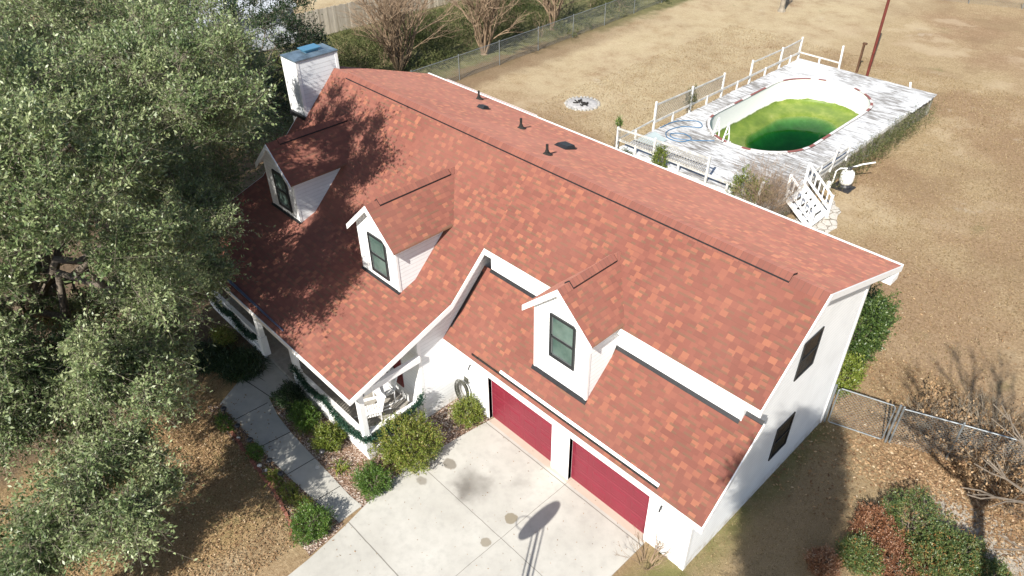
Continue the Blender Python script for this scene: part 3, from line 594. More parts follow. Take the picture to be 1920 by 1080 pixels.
# pipes and roof vents on the rear slope
for x, y, h in ((-15.47, 7.11, .33), (-11.65, 5.63, .36), (-8.95, 4.08, .33)):
    b = MB(); b.lathe((x, y, rz(y)-.05), [(.15, .02), (.15, .06), (.075, .12), (.05, .2)], 12); b.lathe((x, y, rz(y)-.05), [(.042, .1), (.042, h+.05)], 10); b.build('vent_pipe', MAT['char'], H)
for x, y, a in ((-14.1, 6.1, .17), (-9.6, 5.6, .26)):
    b = MB(); z = rz(y); b.hexa([(x-a, y-a, rz(y-a)+.003), (x+a, y-a, rz(y-a)+.003), (x+a, y+a, rz(y+a)+.003), (x-a, y+a, rz(y+a)+.003), (x-a*.8, y-a*.5, z+.15), (x+a*.8, y-a*.5, z+.15), (x+a*.8, y+a*.9, z+.07), (x-a*.8, y+a*.9, z+.07)]); b.build('roof_vent', MAT['black'], H, bevel=.01)
# low rear wing roof
b = MB(); b.poly([(-24, 12.35, 3.3), (-17.5, 12.35, 3.3), (-17.5, 7.5, 4.3), (-24, 7.5, 4.3)], 0, [(-24, 0), (-17.5, 0), (-17.5, 4.5), (-24, 4.5)]); b.poly([(-24, 12.35, 3.2), (-17.5, 12.35, 3.2), (-17.5, 7.5, 4.2), (-24, 7.5, 4.2)], 1); b.box(-24, 12.33, 3.15, -17.5, 12.4, 3.29, 1)
for x in (-23.8, -20.7, -17.7): b.box(x-.06, 11.7, 0, x+.06, 11.82, 3.2, 1)
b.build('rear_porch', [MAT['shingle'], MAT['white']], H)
# ---- front porch
pf = MB(); pf.box(-18.95, -3.62, .03, XW+.02, -1.46, .16)
for i in range(60):
    x = -18.9+i*.172; pf.box(x, -3.6, .16, x+.162, -1.47, .18)
pf.build('porch_floor', MAT['porchfloor'], H)
for q in ((-18.98, -3.68, 0, -14.9, -3.625, .34), (-12.6, -3.68, 0, -8.66, -3.625, .34), (-8.72, -3.62, 0, -8.665, -1.48, .34)): pk = MB(); pk.box(*q); pk.build('porch_skirt', MAT['white'], H)
for x, y in ((-8.76, -3.6), (-12.6, -3.6), (-14.95, -3.6), (-18.9, -3.6)):
    b = MB(); b.box(x-.09, y-.09, .1, x+.09, y+.09, 2.72); b.box(x-.12, y-.12, .18, x+.12, y+.12, 1.0); b.box(x-.12, y-.12, 2.55, x+.12, y+.12, 2.7); b.build('porch_column', MAT['white'], H, bevel=.006)
bm_ = MB(); bm_.box(-19.0, -3.7, 2.5, -8.66, -3.52, 2.74); bm_.box(-8.78, -3.52, 2.55, -8.64, -1.48, 2.75); bm_.build('porch_beam', MAT['white'], H)
def railing(p, q, n):
    b = MB(); p, q = Vector(p), Vector(q)
    b.bar(p+Vector((0, 0, .98)), q+Vector((0, 0, .98)), .14, .05); b.bar(p+Vector((0, 0, .88)), q+Vector((0, 0, .88)), .04, .09); b.bar(p+Vector((0, 0, .3)), q+Vector((0, 0, .3)), .05, .09)
    for i in range(n):
        t = (i+.5)/n; c = p.lerp(q, t); b.bar(c+Vector((0, 0, .3)), c+Vector((0, 0, .88)), .06, .025, up=(0, 1, 0))
    return b.build('porch_railing', MAT['white'], H)
railing((-18.8, -3.6, 0), (-15.05, -3.6, 0), 36); railing((-12.5, -3.6, 0), (-8.86, -3.6, 0), 36); railing((-8.76, -3.5, 0), (-8.76, -1.5, 0), 13)
# windows, shutters and door behind the porch
for x0 in (-11.25, -16.9):
    w = MB(); w.box(x0, -1.50, .75, x0+1.05, -1.45, 2.35); wo = w.build('window', MAT['frame'], H); p = MB(); p.box(x0+.06, -1.51, .82, x0+.99, -1.49, 2.28); p.build('pane', MAT['dglass'], wo)
    for xs in (x0-.42, x0+1.09):
        s2 = MB(); s2.box(xs, -1.50, .72, xs+.38, -1.46, 2.38)
        for i in range(22): s2.box(xs+.04, -1.512, .79+i*.07, xs+.34, -1.5, .83+i*.07)
        s2.build('shutter', MAT['shutter'], H)
b = MB(); b.box(-14.2, -1.51, .18, -13.25, -1.455, 2.2); dr = b.build('front_door', MAT['shutter'], H); b = MB(); b.lathe((-13.35, -1.55, 1.1), [(.03, -.03), (.03, .03)], 8); b.build('handle', MAT['galv'], dr)

# ================================================================== PORCH THINGS
def rocker(x, y, rot, label):
    t = emp('rocking_chair', (x, y, .18), label, 'rocking chair', 'white rocking chairs on the porch')
    R = Matrix.Translation((x, y, .18))@Matrix.Rotation(rot, 4, 'Z')
    def T(b): b.v = [tuple(R@Vector(v)) for v in b.v]; return b
    b = MB()
    for i in range(7): b.bar((-.26, -.24+i*.075, .42), (.26, -.24+i*.075, .42), .055, .02)
    T(b).build('seat', MAT['white'], t)
    b = MB(); b.bar((-.25, .24, .42), (-.25, .42, 1.1), .04, .04); b.bar((.25, .24, .42), (.25, .42, 1.1), .04, .04); b.bar((-.27, .42, 1.1), (.27, .42, 1.1), .1, .025)
    for i in range(6): b.bar((-.2+i*.08, .26, .46), (-.2+i*.08, .415, 1.06), .045, .015, up=(0, 1, 0))
    T(b).build('backrest', MAT['white'], t)
    for s_ in (-1, 1):
        b = MB(); b.bar((s_*.31, -.3, .64), (s_*.31, .3, .64), .09, .025); T(b).build('armrest', MAT['white'], t)
        b = MB(); b.tube([(s_*.28, yy, .02+.10*yy*yy) for yy in (-.55, -.35, -.15, .05, .25, .45, .62)], .022, 6); T(b).build('rocker', MAT['white'], t)
        for yy in (-.25, .24): b = MB(); b.bar((s_*.29, yy, .04), (s_*.29, yy, .64), .035, .035); T(b).build('leg', MAT['white'], t)
rocker(-9.75, -2.75, math.radians(-25), 'white rocking chair nearest the corner column at the right end of the porch')
rocker(-10.2, -1.98, math.radians(-10), 'white rocking chair behind the other one, close to the window with red shutters')
rocker(-17.2, -2.3, math.radians(10), 'white rocking chair at the shaded left end of the porch, seen through the railing')
rng = np.random.default_rng(11)
def garland(path, label):
    P = []
    for a, b_ in zip(path, path[1:]):
        a, b_ = np.array(a), np.array(b_); n = int(np.linalg.norm(b_-a)/.02)+1; t = np.linspace(0, 1, n, endpoint=False)[:, None]; P.append(a+(b_-a)*t)
    P = np.concatenate(P); P = np.repeat(P, 12, 0)+rng.normal(0, .026, (len(P)*12, 3)); d = nrm(rng.normal(size=P.shape)*[1, 1, .8]); V, F, t, tip = sprigs(rng, P, d, .10, 3, .06, .022)
    o = npmesh('garland', V, F, MAT['garl'], None, t); tag(o, label, 'garland', 'green garlands draped on the porch railing')
def swag(a, b, n, dz): 
    out = []
    for i in range(n):
        for t in np.linspace(0, 1, 8, endpoint=False):
            u = (i+t)/n; out.append((a[0]+(b[0]-a[0])*u, a[1]+(b[1]-a[1])*u, a[2]+(b[2]-a[2])*u-dz*4*t*(1-t)))
    return out+[b]
garland(swag((-18.7, -3.74, .95), (-15.2, -3.74, .86), 2, .3), 'dark green garland on the porch railing left of the entry')
garland(swag((-12.6, -3.74, 1.25), (-8.9, -3.76, .96), 2, .28), 'dark green garland along the front railing right of the entry')
garland(swag((-8.9, -3.76, .96), (-8.62, -3.76, .96), 1, 0)+swag((-8.60, -3.7, .95), (-8.58, -1.75, 1.1), 1, .18)+[(-8.6, -1.6, 1.35)], 'short green garland on the side railing behind the big round bush')
# hose reel on garage wall
t = emp('garden_hose', (-8.45, -.02, .9), 'dark garden hose coiled on a wall bracket beside the left garage door', 'garden hose')
b = MB()
for i in range(7):
    r = .26+.022*i; b.tube([(-8.42+r*.8*math.cos(a), -.10-.03*(i % 3)-.02*i, .62+r*1.25*math.sin(a)) for a in np.linspace(0, 2*PI, 26)], .014, 5, caps=False)
b.build('coil', MAT['darkhose'], t); b = MB(); b.tube([(-8.35+.12*i/6, -.02-.20*math.sin(PI*i/6), 1.0+.05*math.sin(PI*i/6)) for i in range(7)], .02, 6); b.box(-8.5, -.03, .9, -8.3, -.003, 1.1); b.build('bracket', MAT['darkhose'], t)
# path lights
proto = None
for i, (x, y, lb) in enumerate(((-13.33, -5.95, 'black path light at the far bend of the front walk'), (-12.34, -5.98, 'second black path light from the far bend of the walk'), (-11.55, -5.98, 'black path light beside the middle of the walk, near the white stones'), (-10.42, -5.95, 'black path light by the walk just above the lily leaves'), (-9.75, -5.95, 'nearest black path light on the lawn side of the walk'), (-9.62, -4.65, 'black path light on the porch side of the walk by the yellow-green bush'))):
    if proto is None:
        t = emp('path_light', (x, y, .01), lb, 'path light', 'black path lights along the front walk'); proto = t
        b = MB(); b.lathe((x, y, .01), [(.012, 0), (.012, .3)], 8); b.build('stake', MAT['lampshade'], t)
        b = MB(); b.lathe((x, y, .01), [(.05, .3), (.055, .34), (.09, .36), (.10, .38), (.07, .42), (.02, .44)], 14); b.build('lamp_shade', MAT['lampshade'], t, smooth=True)
    else:
        c = proto.copy(); COL.objects.link(c); c.location = (x, y, .01); tag(c, lb, 'path light', 'black path lights along the front walk')
        for k_ in proto.children:
            d = k_.copy(); COL.objects.link(d); d.parent = c
# edging bricks
b = MB(); r = random.Random(3); px = [(-13.6, -6.2), (-12.97, -6.12), (-11.8, -6.2), (-10.51, -6.28), (-9.5, -6.33), (-8.52, -6.5), (-7.95, -6.72)]
for (x0, y0), (x1, y1) in zip(px, px[1:]):
    n = int(math.hypot(x1-x0, y1-y0)/.21)
    for i in range(n):
        t0 = (i+.5)/n; cx, cy = x0+(x1-x0)*t0+r.uniform(-.01, .01), y0+(y1-y0)*t0+r.uniform(-.02, .02); a = math.atan2(y1-y0, x1-x0)+r.uniform(-.12, .12); dx, dy = .095*math.cos(a), .095*math.sin(a)
        b.bar((cx-dx, cy-dy, .035), (cx+dx, cy+dy, .035), .09, .07)
tag(b.build('brick_edging', MAT['brick']), 'low red brick edging between the front lawn and the planting strip', 'edging')
rs = random.Random(9)
for i, (x, y, lb) in enumerate(((-12.2, -6.1, 'white stone beside the path light in the planting strip'), (-10.75, -6.18, 'larger white stone against the brick edging'), (-10.45, -6.1, 'white stone next to the larger one at the brick edging'), (-9.5, -4.95, 'small white stone at the walk edge by the yellow-green bush'))):
    b = MB(); n = 8; rr = .06+.02*(i % 2)
    b.lathe((x, y, 0), [(rr*.8, 0), (rr, .03), (rr*.75, .08), (rr*.3, .1)], n); b.v = [(a+rs.uniform(-.015, .015), c+rs.uniform(-.015, .015), d) for a, c, d in b.v]; tag(b.build('stone', MAT['stone'], smooth=True), lb, 'stone', 'white stones along the walk')
# (plants, yard and trees follow)

# ================================================================== POOL AND DECK
D = emp('pool_deck', (-11.2, 24.6, 0), 'weathered white timber deck built around the oval pool, with broken railings and lattice skirt', 'deck')
X0, X1, Y0, Y1, ZD = -15.3, -7.1, 15.95, 33.4, 1.2
pcx, pr, py0, py1 = -11.45, 2.74, 20.05+2.74, 31.2-2.74
def stad(inset=0, n=20, z=0, ins_y=0):
    r = pr-inset; out = []
    for i in range(n+1): a = PI*i/n; out.append((pcx+r*math.cos(a), py1+(r-ins_y)*math.sin(a), z))
    for i in range(n+1): a = PI+PI*i/n; out.append((pcx+r*math.cos(a), py0+(r-ins_y)*math.sin(a), z))
    return out
def halfw(y, r):
    if py0 <= y <= py1: return r
    d = (py0-y) if y < py0 else (y-py1); return math.sqrt(r*r-d*d) if d < r else 0
b = MB(); y = Y0; r = random.Random(4)
while y < Y1-.02:
    hw = max(halfw(y, pr+.1), halfw(y+.138, pr+.1)); e0, e1 = X0+r.uniform(-.03, .03), X1+r.uniform(-.03, .04)+(.15 if y > 30 else 0); dz = r.uniform(-.006, .006)
    if hw > 0: b.box(e0, y, ZD-.035, pcx-hw, y+.138, ZD+dz); b.box(pcx+hw, y, ZD-.035, e1, y+.138, ZD+dz)
    else: b.box(e0, y, ZD-.035, e1, y+.138, ZD+dz)
    y += .146
b.build('decking', MAT['deck'], D)
b = MB(); 
for a, c in (((X0, Y0-.02, 1.05), (X1, Y0-.02, 1.05)), ((X1+.0, Y0, 1.05), (X1+.0, Y1, 1.05)), ((X0-.0, Y0, 1.05), (X0-.0, Y1, 1.05)), ((X0, Y1, 1.05), (X1, Y1, 1.05))): b.bar(a, c, .04, .22)
for i in range(8):
    yy = Y0+.1+i*2.47
    for x in (X0+.05, X1-.05): b.box(x-.05, yy-.05, 0, x+.05, yy+.05, 1.16)
for i in range(5): x = X0+.1+i*2; b.box(x-.05, Y0, 0, x+.05, Y0+.1, 1.16)
b.build('deck_frame', MAT['oldwhite'], D)
def lattice(p, q, z0, z1, sp=.13, w=.022, mat='lat', vert=False):
    """diagonal lattice panel between two ground points"""
    p, q = Vector((*p, 0)), Vector((*q, 0)); L = (q-p).length; d = (q-p)/L; h = z1-z0; b = MB(); nn = Vector((-d.y, d.x, 0))*.006
    def pt(s_, z): return p+d*s_+Vector((0, 0, z0+z))
    if vert:
        s_ = 0
        while s_ < L: b.bar(pt(s_, 0), pt(min(L, s_+.06), h), .03, .012); s_ += sp
    else:
        s_ = -h
        while s_ < L:
            a0 = max(0, -s_); a1 = min(h, L-s_)
            if a1-a0 > .03:
                b.bar(pt(s_+a0, a0)+nn, pt(s_+a1, a1)+nn, .008, w, up=(0, 0, 1)) if False else b.bar(pt(s_+a0, a0)+nn, pt(s_+a1, a1)+nn, w, .008, up=(nn.x, nn.y, 0))
                b.bar(pt(L-(s_+a0), a0)-nn, pt(L-(s_+a1), a1)-nn, w, .008, up=(nn.x, nn.y, 0))
            s_ += sp
    return b.build('lattice', MAT[mat], D)
lattice((X0, Y0-.05), (X1, Y0-.05), .05, 1.0); lattice((X1+.04, Y0), (X1+.04, Y1), .05, 1.0, .15)
def post(x, y, z0, z1, dx=0, dy=0, w=.1): 
    b = MB(); b.bar((x, y, z0), (x+dx, y+dy, z1), w, w, up=(1, 0, 0)); return b.build('post', MAT['oldwhite'], D, bevel=.008)
LX = X0-.08
for y_, z_ in ((18.75, 2.68), (21.9, 2.6), (24.9, 2.52), (27.8, 2.5), (31.15, 2.42), (33.45, 2.5)): post(LX, y_, .9, z_, 0, .04)
for y_ in (17.2, 20.3, 23.4, 26.4, 29.4, 32.3): post(LX+.06, y_, .9, 1.68, w=.09)
for x_, z_, dx in ((-15.4, 2.25, 0), (-13.2, 2.4, 0), (-10.3, 2.53, .05)): post(x_, Y0-.08, .6, z_, dx)
for x_ in (-14.3, -11.8, -9.2): post(x_, Y0-.05, .9, 1.65, w=.09)
post(-7.75, Y0-.05, .8, 2.2, .12, .1); post(-12.7, Y1+.06, .9, 2.56, -.1, .05); post(-14.0, Y1+.05, .9, 1.6, w=.09); post(-8.4, Y1+.04, 1.0, 1.5, -.12, 0)
post(X1+.05, 21.3, .9, 2.5, .12, .1, .08); post(X1+.05, 22.9, .9, 1.62, w=.09); post(X1+.05, 20.2, .9, 1.62, w=.09)
def rl(p, q, w=.035, h=.085): b = MB(); b.bar(p, q, w, h); b.build('rail', MAT['greywood'], D)
rl((LX, 18.75, 2.5), (LX, 21.9, 2.42)); rl((LX, 21.9, 2.42), (LX, 24.9, 2.38)); rl((LX, 27.8, 2.35), (LX, 31.15, 2.3)); rl((LX, 31.15, 2.3), (LX, 33.45, 2.36))
rl((LX, 15.9, 1.62), (LX, 18.75, 1.72)); rl((LX+.05, 18.75, 1.62), (LX+.05, 33.45, 1.58), .04, .12)
rl((-15.4, Y0-.1, 2.18), (-13.2, Y0-.1, 2.3)); rl((-13.2, Y0-.1, 2.3), (-10.3, Y0-.1, 2.4)); rl((-15.4, Y0-.06, 1.6), (-9.2, Y0-.06, 1.58), .04, .12); rl((-10.2, Y0-.06, 1.58), (-8.6, Y0-.04, 1.56), .04, .12)
rl((-15.3, Y1+.05, 1.58), (-12.75, Y1+.05, 1.55)); rl((X1+.04, 19.4, 1.56), (X1+.04, 23.0, 1.58), .04, .12); rl((X1+.1, 19.4, 1.34), (X1+.1, 22.9, 1.36), .03, .09)
lattice((LX, 18.8), (LX, 21.85), 1.68, 2.46, .15); lattice((LX, 21.95), (LX, 24.85), 1.68, 2.38, .15); lattice((LX, 31.2), (LX, 33.4), 1.66, 2.3, .17, vert=True)
lattice((-15.35, Y0-.1), (-13.25, Y0-.1), 1.62, 2.2, .15); lattice((-13.15, Y0-.1), (-10.35, Y0-.1), 1.62, 2.3, .15)
# pool
P_ = emp('swimming_pool', (pcx, 25.6, 0), 'oval swimming pool half drained, white liner above green algae water', 'swimming pool')
ecx, ecy, erx, ery = -11.3, 26.2, 2.15, 3.4
def ring_mix(f, k_, z):
    A = stad(.15); out = []
    for x, y, _ in A:
        a = math.atan2((y-25.6)/5.5, (x-pcx)/2.6); ex, ey = ecx+erx*k_*math.cos(a), ecy+ery*k_*math.sin(a); out.append((x+(ex-x)*f, y+(ey-y)*f, z))
    return out
rings = [stad(0, z=1.22), stad(.02, z=.04), stad(.08, z=-.12), ring_mix(.12, 1, -.18), ring_mix(.6, 1, -.28), ring_mix(1, 1, -.4), ring_mix(1, .85, -.75), ring_mix(1, .6, -1.1), ring_mix(1, .2, -1.25)]
b = MB(); n = len(rings[0])
for r_ in rings: b.v += r_
for j in range(len(rings)-1):
    for i in range(n): k2 = (i+1) % n; b.f.append((j*n+i, j*n+k2, (j+1)*n+k2, (j+1)*n+i)); b.m.append(0)
b.f.append(tuple((len(rings)-1)*n+i for i in range(n))); b.m.append(0); lo = b.build('liner', MAT['algae'], P_, smooth=True)
b = MB(); wr = [stad(-.02, z=1.2)[i] for i in range(n)]
top, bot = stad(-.03, z=1.2), stad(-.03, z=-.0)
b.v += top+bot
for i in range(n): k2 = (i+1) % n; b.f.append((i, k2, n+k2, n+i)); b.m.append(0)
b.build('pool_wall', MAT['white'], P_)
cs = [b.stad if False else None]; inn, out_ = stad(.04), stad(-.09); r = random.Random(8)
segs = []
L = [(inn[i], out_[i]) for i in range(n)]
pieces = 0
bw, br = MB(), MB()
for i in range(n):
    k2 = (i+1) % n; d = math.hypot(out_[k2][0]-out_[i][0], out_[k2][1]-out_[i][1]); m = max(1, int(d/.75))
    for s_ in range(m):
        t0, t1 = s_/m, (s_+1)/m; z = 1.22; tgt = bw; mi_ = 1 if r.random() < .36 else 0
        def lp(A, B, t): return (A[0]+(B[0]-A[0])*t, A[1]+(B[1]-A[1])*t)
        q = [lp(inn[i], inn[k2], t0), lp(inn[i], inn[k2], t1), lp(out_[i], out_[k2], t1), lp(out_[i], out_[k2], t0)]
        tgt.hexa([(*c, z) for c in q]+[(*c, z+.03) for c in q], mi_)
bw.build('coping', [MAT['coping'], MAT['copingred']], P_)
b = MB(); w0, w1 = ring_mix(1, 1.03, -.396), ring_mix(1, 1.03, -2.0); b.v += w0+w1
b.f.append(tuple(range(n))); b.m.append(0); b.f.append(tuple(range(2*n-1, n-1, -1))); b.m.append(0)
for i in range(n): k2 = (i+1) % n; b.f.append((i, n+i, n+k2, k2)); b.m.append(0)
b.build('water', MAT['water'], P_)
# pool ladder: two white A-shaped handrails
t = emp('pool_ladder', (-12.2, 20.6, 1.2), 'white plastic pool ladder with two A-shaped handrails at the near end of the pool', 'ladder')
for x_, y_ in ((-12.75, 20.45), (-12.05, 20.25)):
    b = MB(); b.tube([(x_, y_-.3, 1.22), (x_+.02, y_-.02, 2.05), (x_, y_+.06, 2.08), (x_, y_+.28, 1.25), (x_, y_+.32, .1)], .035, 6); b.bar((x_, y_-.2, 1.5), (x_, y_+.22, 1.5), .04, .04); b.build('handrail', MAT['plastic'], t)
b = MB()
for z_ in (.3, .6, .9): b.box(-12.75, 20.68, z_, -12.05, 20.8, z_+.04)
b.build('rung', MAT['plastic'], t)
# blue hose
b = MB(); pts = [(-15.2, 19.1), (-15.1, 20.3), (-14.3, 21.1), (-13.75, 20.6), (-14.5, 20.0), (-14.7, 19.0), (-14.2, 18.4), (-13.5, 18.5), (-13.3, 19.1), (-13.9, 19.35), (-14.4, 18.9), (-14.0, 18.6), (-13.2, 19.0), (-12.3, 19.8)]
sp = []
for i in range(len(pts)-1):
    p0, p1, p2, p3 = [Vector((*pts[max(0, min(len(pts)-1, j))], 0)) for j in (i-1, i, i+1, i+2)]
    for u in np.linspace(0, 1, 8, endpoint=False): sp.append(.5*((2*p1)+(-p0+p2)*u+(2*p0-5*p1+4*p2-p3)*u*u+(-p0+3*p1-3*p2+p3)*u**3))
b.tube([(p.x, p.y, ZD+.03) for p in sp], .024, 6); tag(b.build('pool_hose', MAT['hose']), 'blue hose looped on the white deck boards at the near left end of the pool', 'hose')
b = MB(); b.hexa([(-15.2, 17.0, ZD+.012), (-14.0, 17.2, ZD+.012), (-14.1, 18.2, ZD+.012), (-15.1, 18.5, ZD+.012), (-15.2, 17.0, ZD+.03), (-14.0, 17.2, ZD+.03), (-14.1, 18.2, ZD+.05), (-15.1, 18.5, ZD+.07)]); tag(b.build('sheet', MAT['grey'], bevel=.01), 'grey-green flat sheet lying on the deck corner beside the blue hose', 'sheet')
# deck stairs
t = emp('deck_stairs', (-6.6, 18.2, 0), 'white wooden stairs with balustrades leading down from the pool deck to the stone path', 'stairs')
ys, ye, xt, xb = 17.35, 18.95, -7.1, -5.75
for i in range(5):
    u = (i+.5)/5; x = xt+(xb-xt)*u; z = 1.2*(1-(i+1)/6); b = MB(); b.box(x-.14, ys, z-.04, x+.14, ye, z); b.build('tread', MAT['white'], t)
for y_ in (ys, ye):
    b = MB(); b.bar((xt, y_, 1.12), (xb, y_, .08), .045, .22, up=(0, 1, 0)) if False else b.hexa([(xt, y_-.02, .95), (xb, y_-.02, -.02), (xb, y_+.02, -.02), (xt, y_+.02, .95), (xt, y_-.02, 1.2), (xb, y_-.02, .22), (xb, y_+.02, .22), (xt, y_+.02, 1.2)]); b.build('stringer', MAT['white'], t)
    b = MB()
    for x, z in ((xt, 1.1), (xb, .0)): b.box(x-.05, y_-.05, z, x+.05, y_+.05, z+1.12)
    b.bar((xt, y_, 2.16), (xb, y_, 1.06), .1, .045); b.bar((xt, y_, 1.5), (xb, y_, .42), .05, .09)
    for i in range(1, 6): u = i/6; x = xt+(xb-xt)*u; z = 1.5-1.08*u; b.bar((x, y_, z), (x, y_, z+.65), .05, .05, up=(1, 0, 0))
    b.build('balustrade', MAT['white'], t)
# sand filter
t = emp('sand_filter', (-6.5, 22.0, 0), 'white pool sand filter tank with black base and valve beside the deck', 'pool filter')
b = MB(); b.box(-6.95, 21.6, 0, -6.05, 22.4, .06); b.lathe((-6.45, 22.0, .06), [(.28, 0), (.3, .1), (.2, .22)], 14); b.build('base', MAT['lampshade'], t)
b = MB(); b.lathe((-6.45, 22.0, .22), [(.12, 0), (.27, .06), (.32, .2), (.32, .5), (.27, .66), (.12, .76)], 20); b.build('tank', MAT['plastic'], t, smooth=True)
b = MB(); b.lathe((-6.45, 22, .96), [(.11, 0), (.12, .08), (.07, .14)], 12); b.bar((-6.45, 22, 1.12), (-6.2, 22.15, 1.14), .04, .03); b.build('valve', MAT['lampshade'], t)
b = MB(); b.tube([(-6.45, 22.0, 1.04), (-6.75, 21.7, 1.05), (-6.85, 21.55, .95), (-6.85, 21.5, .3)], .035, 6); b.tube([(-6.45, 22.05, 1.05), (-6.1, 22.5, 1.2), (-5.7, 22.9, 1.3)], .035, 6); b.lathe((-6.95, 21.35, .06), [(.13, 0), (.13, .3), (.08, .36)], 10); b.build('pipe', MAT['plastic'], t)
# poles, fire ring
b = MB(); b.tube([(-12.2, 36.85, 0), (-12.2, 36.85, 7.5)], .085, 12); tag(b.build('steel_pole', MAT['rust']), 'tall rust red steel pole standing at the far side of the pool deck', 'pole')
b = MB(); b.box(-12.98, 36.85, 0, -12.86, 36.97, 1.85); b.box(-13.0, 36.83, 1.8, -12.76, 36.99, 1.9); tag(b.build('wooden_post', MAT['patina']), 'short brown wooden post left of the tall red pole', 'post')
t = emp('fire_pit', (-22.02, 20.84, 0), 'round fire pit of pale ash ringed with grey stones in the dry back lawn', 'fire pit')
b = MB(); b.lathe((-22.02, 20.84, 0), [(.96, 0), (.9, .04), (.5, .07), (.1, .03)], 30); b.build('ash_bed', MAT['ash'], t, smooth=True)
r = random.Random(2)
b = MB()
for i in range(26):
    a = 2*PI*i/26+r.uniform(-.05, .05); cx, cy = -22.02+math.cos(a)*.98, 20.84+math.sin(a)*.98; s_ = r.uniform(.07, .12); b.lathe((cx, cy, 0), [(s_, 0), (s_*.9, .06), (s_*.4, .1)], 7)
b.build('stone_ring', plain('ring_stone', (.30, .29, .27), .9, .2, .3, 4), t)
b = MB()
for i in range(14): a = r.uniform(0, 6.3); x, y = -22.02+r.uniform(-.4, .4), 20.84+r.uniform(-.35, .35); b.bar((x, y, .08), (x+.3*math.cos(a), y+.3*math.sin(a), .13), .05, .05)
b.build('charred_wood', MAT['char'], t)

# ================================================================== FENCES
def chain_panel(b, p, q, h, sp=.075, w=.004):
    p, q = Vector((*p, 0)), Vector((*q, 0)); L = (q-p).length; d = (q-p)/L
    def pt(s_, z): return p+d*s_+Vector((0, 0, z))
    h0 = .04; hh = h-h0; s_ = -hh
    while s_ < L:
        a0 = max(0, -s_); a1 = min(hh, L-s_)
        if a1-a0 > .03:
            b.tube([pt(s_+a0, h0+a0), pt(s_+a1, h0+a1)], w, 3, caps=False); b.tube([pt(L-s_-a0, h0+a0), pt(L-s_-a1, h0+a1)], w, 3, caps=False)
        s_ += sp*1.414
def chain_fence(pts, h, label, sp, w):
    t = emp('chain_link_fence', (*pts[0], 0), label, 'fence')
    for x, y in pts: b = MB(); b.tube([(x, y, 0), (x, y, h+.03)], .03, 8); b.lathe((x, y, h+.02), [(.035, 0), (.03, .04), (.005, .06)], 8); b.build('post', MAT['galv'], t)
    b = MB(); b.tube([(x, y, h-.02) for x, y in pts], .022, 6); b.build('top_rail', MAT['galv'], t)
    b = MB()
    for a, c in zip(pts, pts[1:]): chain_panel(b, a, c, h-.03, sp, w)
    b.build('wire_mesh', MAT['chain'], t); return t
chain_fence([(-30.0, 10.8), (-30.05, 14.5), (-30.14, 18.26), (-30.27, 21.87), (-30.42, 25.67), (-30.62, 29.46), (-30.78, 33.16), (-31.1, 37.1), (-31.3, 40.97), (-31.45, 44.8), (-31.6, 48.6), (-31.8, 52.4)], 1.58, 'long chain link fence between the back lawn and the bare trees', .10, .0045)
chain_fence([(-24, 53.8), (-20.5, 55.1), (-17, 56.4), (-13.5, 57.6), (-10, 58.9), (-6, 60.3), (-2, 61.7)], 1.3, 'distant chain link fence along the far end of the back lawn', .12, .004)
chain_fence([(1.86, 7.97), (3.3, 8.55), (5.0, 9.2), (6.9, 9.95)], 1.5, 'chain link fence overgrown with bare brambles right of the gate', .075, .004)
b = MB(); b.bar((-1.6, 57.9, .0), (-14.6, 57.9, 0), .01, .01); 
t = emp('chain_link_gate', (.1, 7.42, 0), 'chain link gate between the white gable wall and the fence', 'gate')
gp, gq = (.16, 7.44), (1.66, 7.9)
b = MB(); b.tube([(gp[0], gp[1], .08), (gp[0], gp[1], 1.42), (gp[0]+.06, gp[1]+.02, 1.5), (gq[0]-.06, gq[1]-.02, 1.5), (gq[0], gq[1], 1.42), (gq[0], gq[1], .12), (gq[0]-.05, gq[1]-.01, .06), (gp[0]+.05, gp[1]+.01, .06), (gp[0], gp[1], .1)], .022, 8); b.build('gate_frame', MAT['galv'], t)
b = MB(); chain_panel(b, gp, gq, 1.47, .08, .004); b.build('wire_mesh', MAT['chain'], t)
for x, y in ((.06, 7.41), (1.76, 7.94)): b = MB(); b.tube([(x, y, 0), (x, y, 1.58)], .036, 10); b.build('post', MAT['galv'], t)
# neighbour's board fence and white building
b = MB(); y = 15.05; r = random.Random(6)
while y < 30: 
    h = 1.95+r.uniform(-.05, .03)-(y-15)*.012; b.box(-44.1+(y-15)*.03, y, .03, -44.075+(y-15)*.03, y+.132, h); y += .14
t = emp('board_fence', (-44, 22, 0), 'weathered grey board privacy fence beyond the bare trees', 'fence'); b.build('boards', MAT['woodfence'], t)
b = MB(); [b.box(-44.16+(y_-15)*.03, y_, 0, -44.1+(y_-15)*.03, y_+.09, 1.85) for y_ in (15.1, 17.5, 19.9, 22.3, 24.7, 27.1, 29.5)]; b.bar((-44.13, 15, .5), (-43.68, 30, .5), .04, .09); b.bar((-44.13, 15, 1.5), (-43.68, 30, 1.4), .04, .09); b.build('fence_frame', MAT['woodfence'], t)
t = emp('outbuilding', (-46.5, 11, 0), 'white-sided outbuilding at the end of the board fence, half hidden by the dark tree', 'outbuilding')
b = MB(); b.prism_y([(-49.2, 0), (-44.2, 0), (-44.2, 2.5), (-46.7, 3.9), (-49.2, 2.5)], 6.5, 14.95); b.build('wall', m_siding('outbuilding_siding', (.66, .70, .76), .24), t)
b = MB()
for s_ in (-1, 1): b.hexa([(-46.7, 6.2, 3.95), (-46.7, 15.2, 3.95), (-46.7+s_*2.8, 15.2, 2.45), (-46.7+s_*2.8, 6.2, 2.45), (-46.7, 6.2, 4.03), (-46.7, 15.2, 4.03), (-46.7+s_*2.8, 15.2, 2.53), (-46.7+s_*2.8, 6.2, 2.53)])
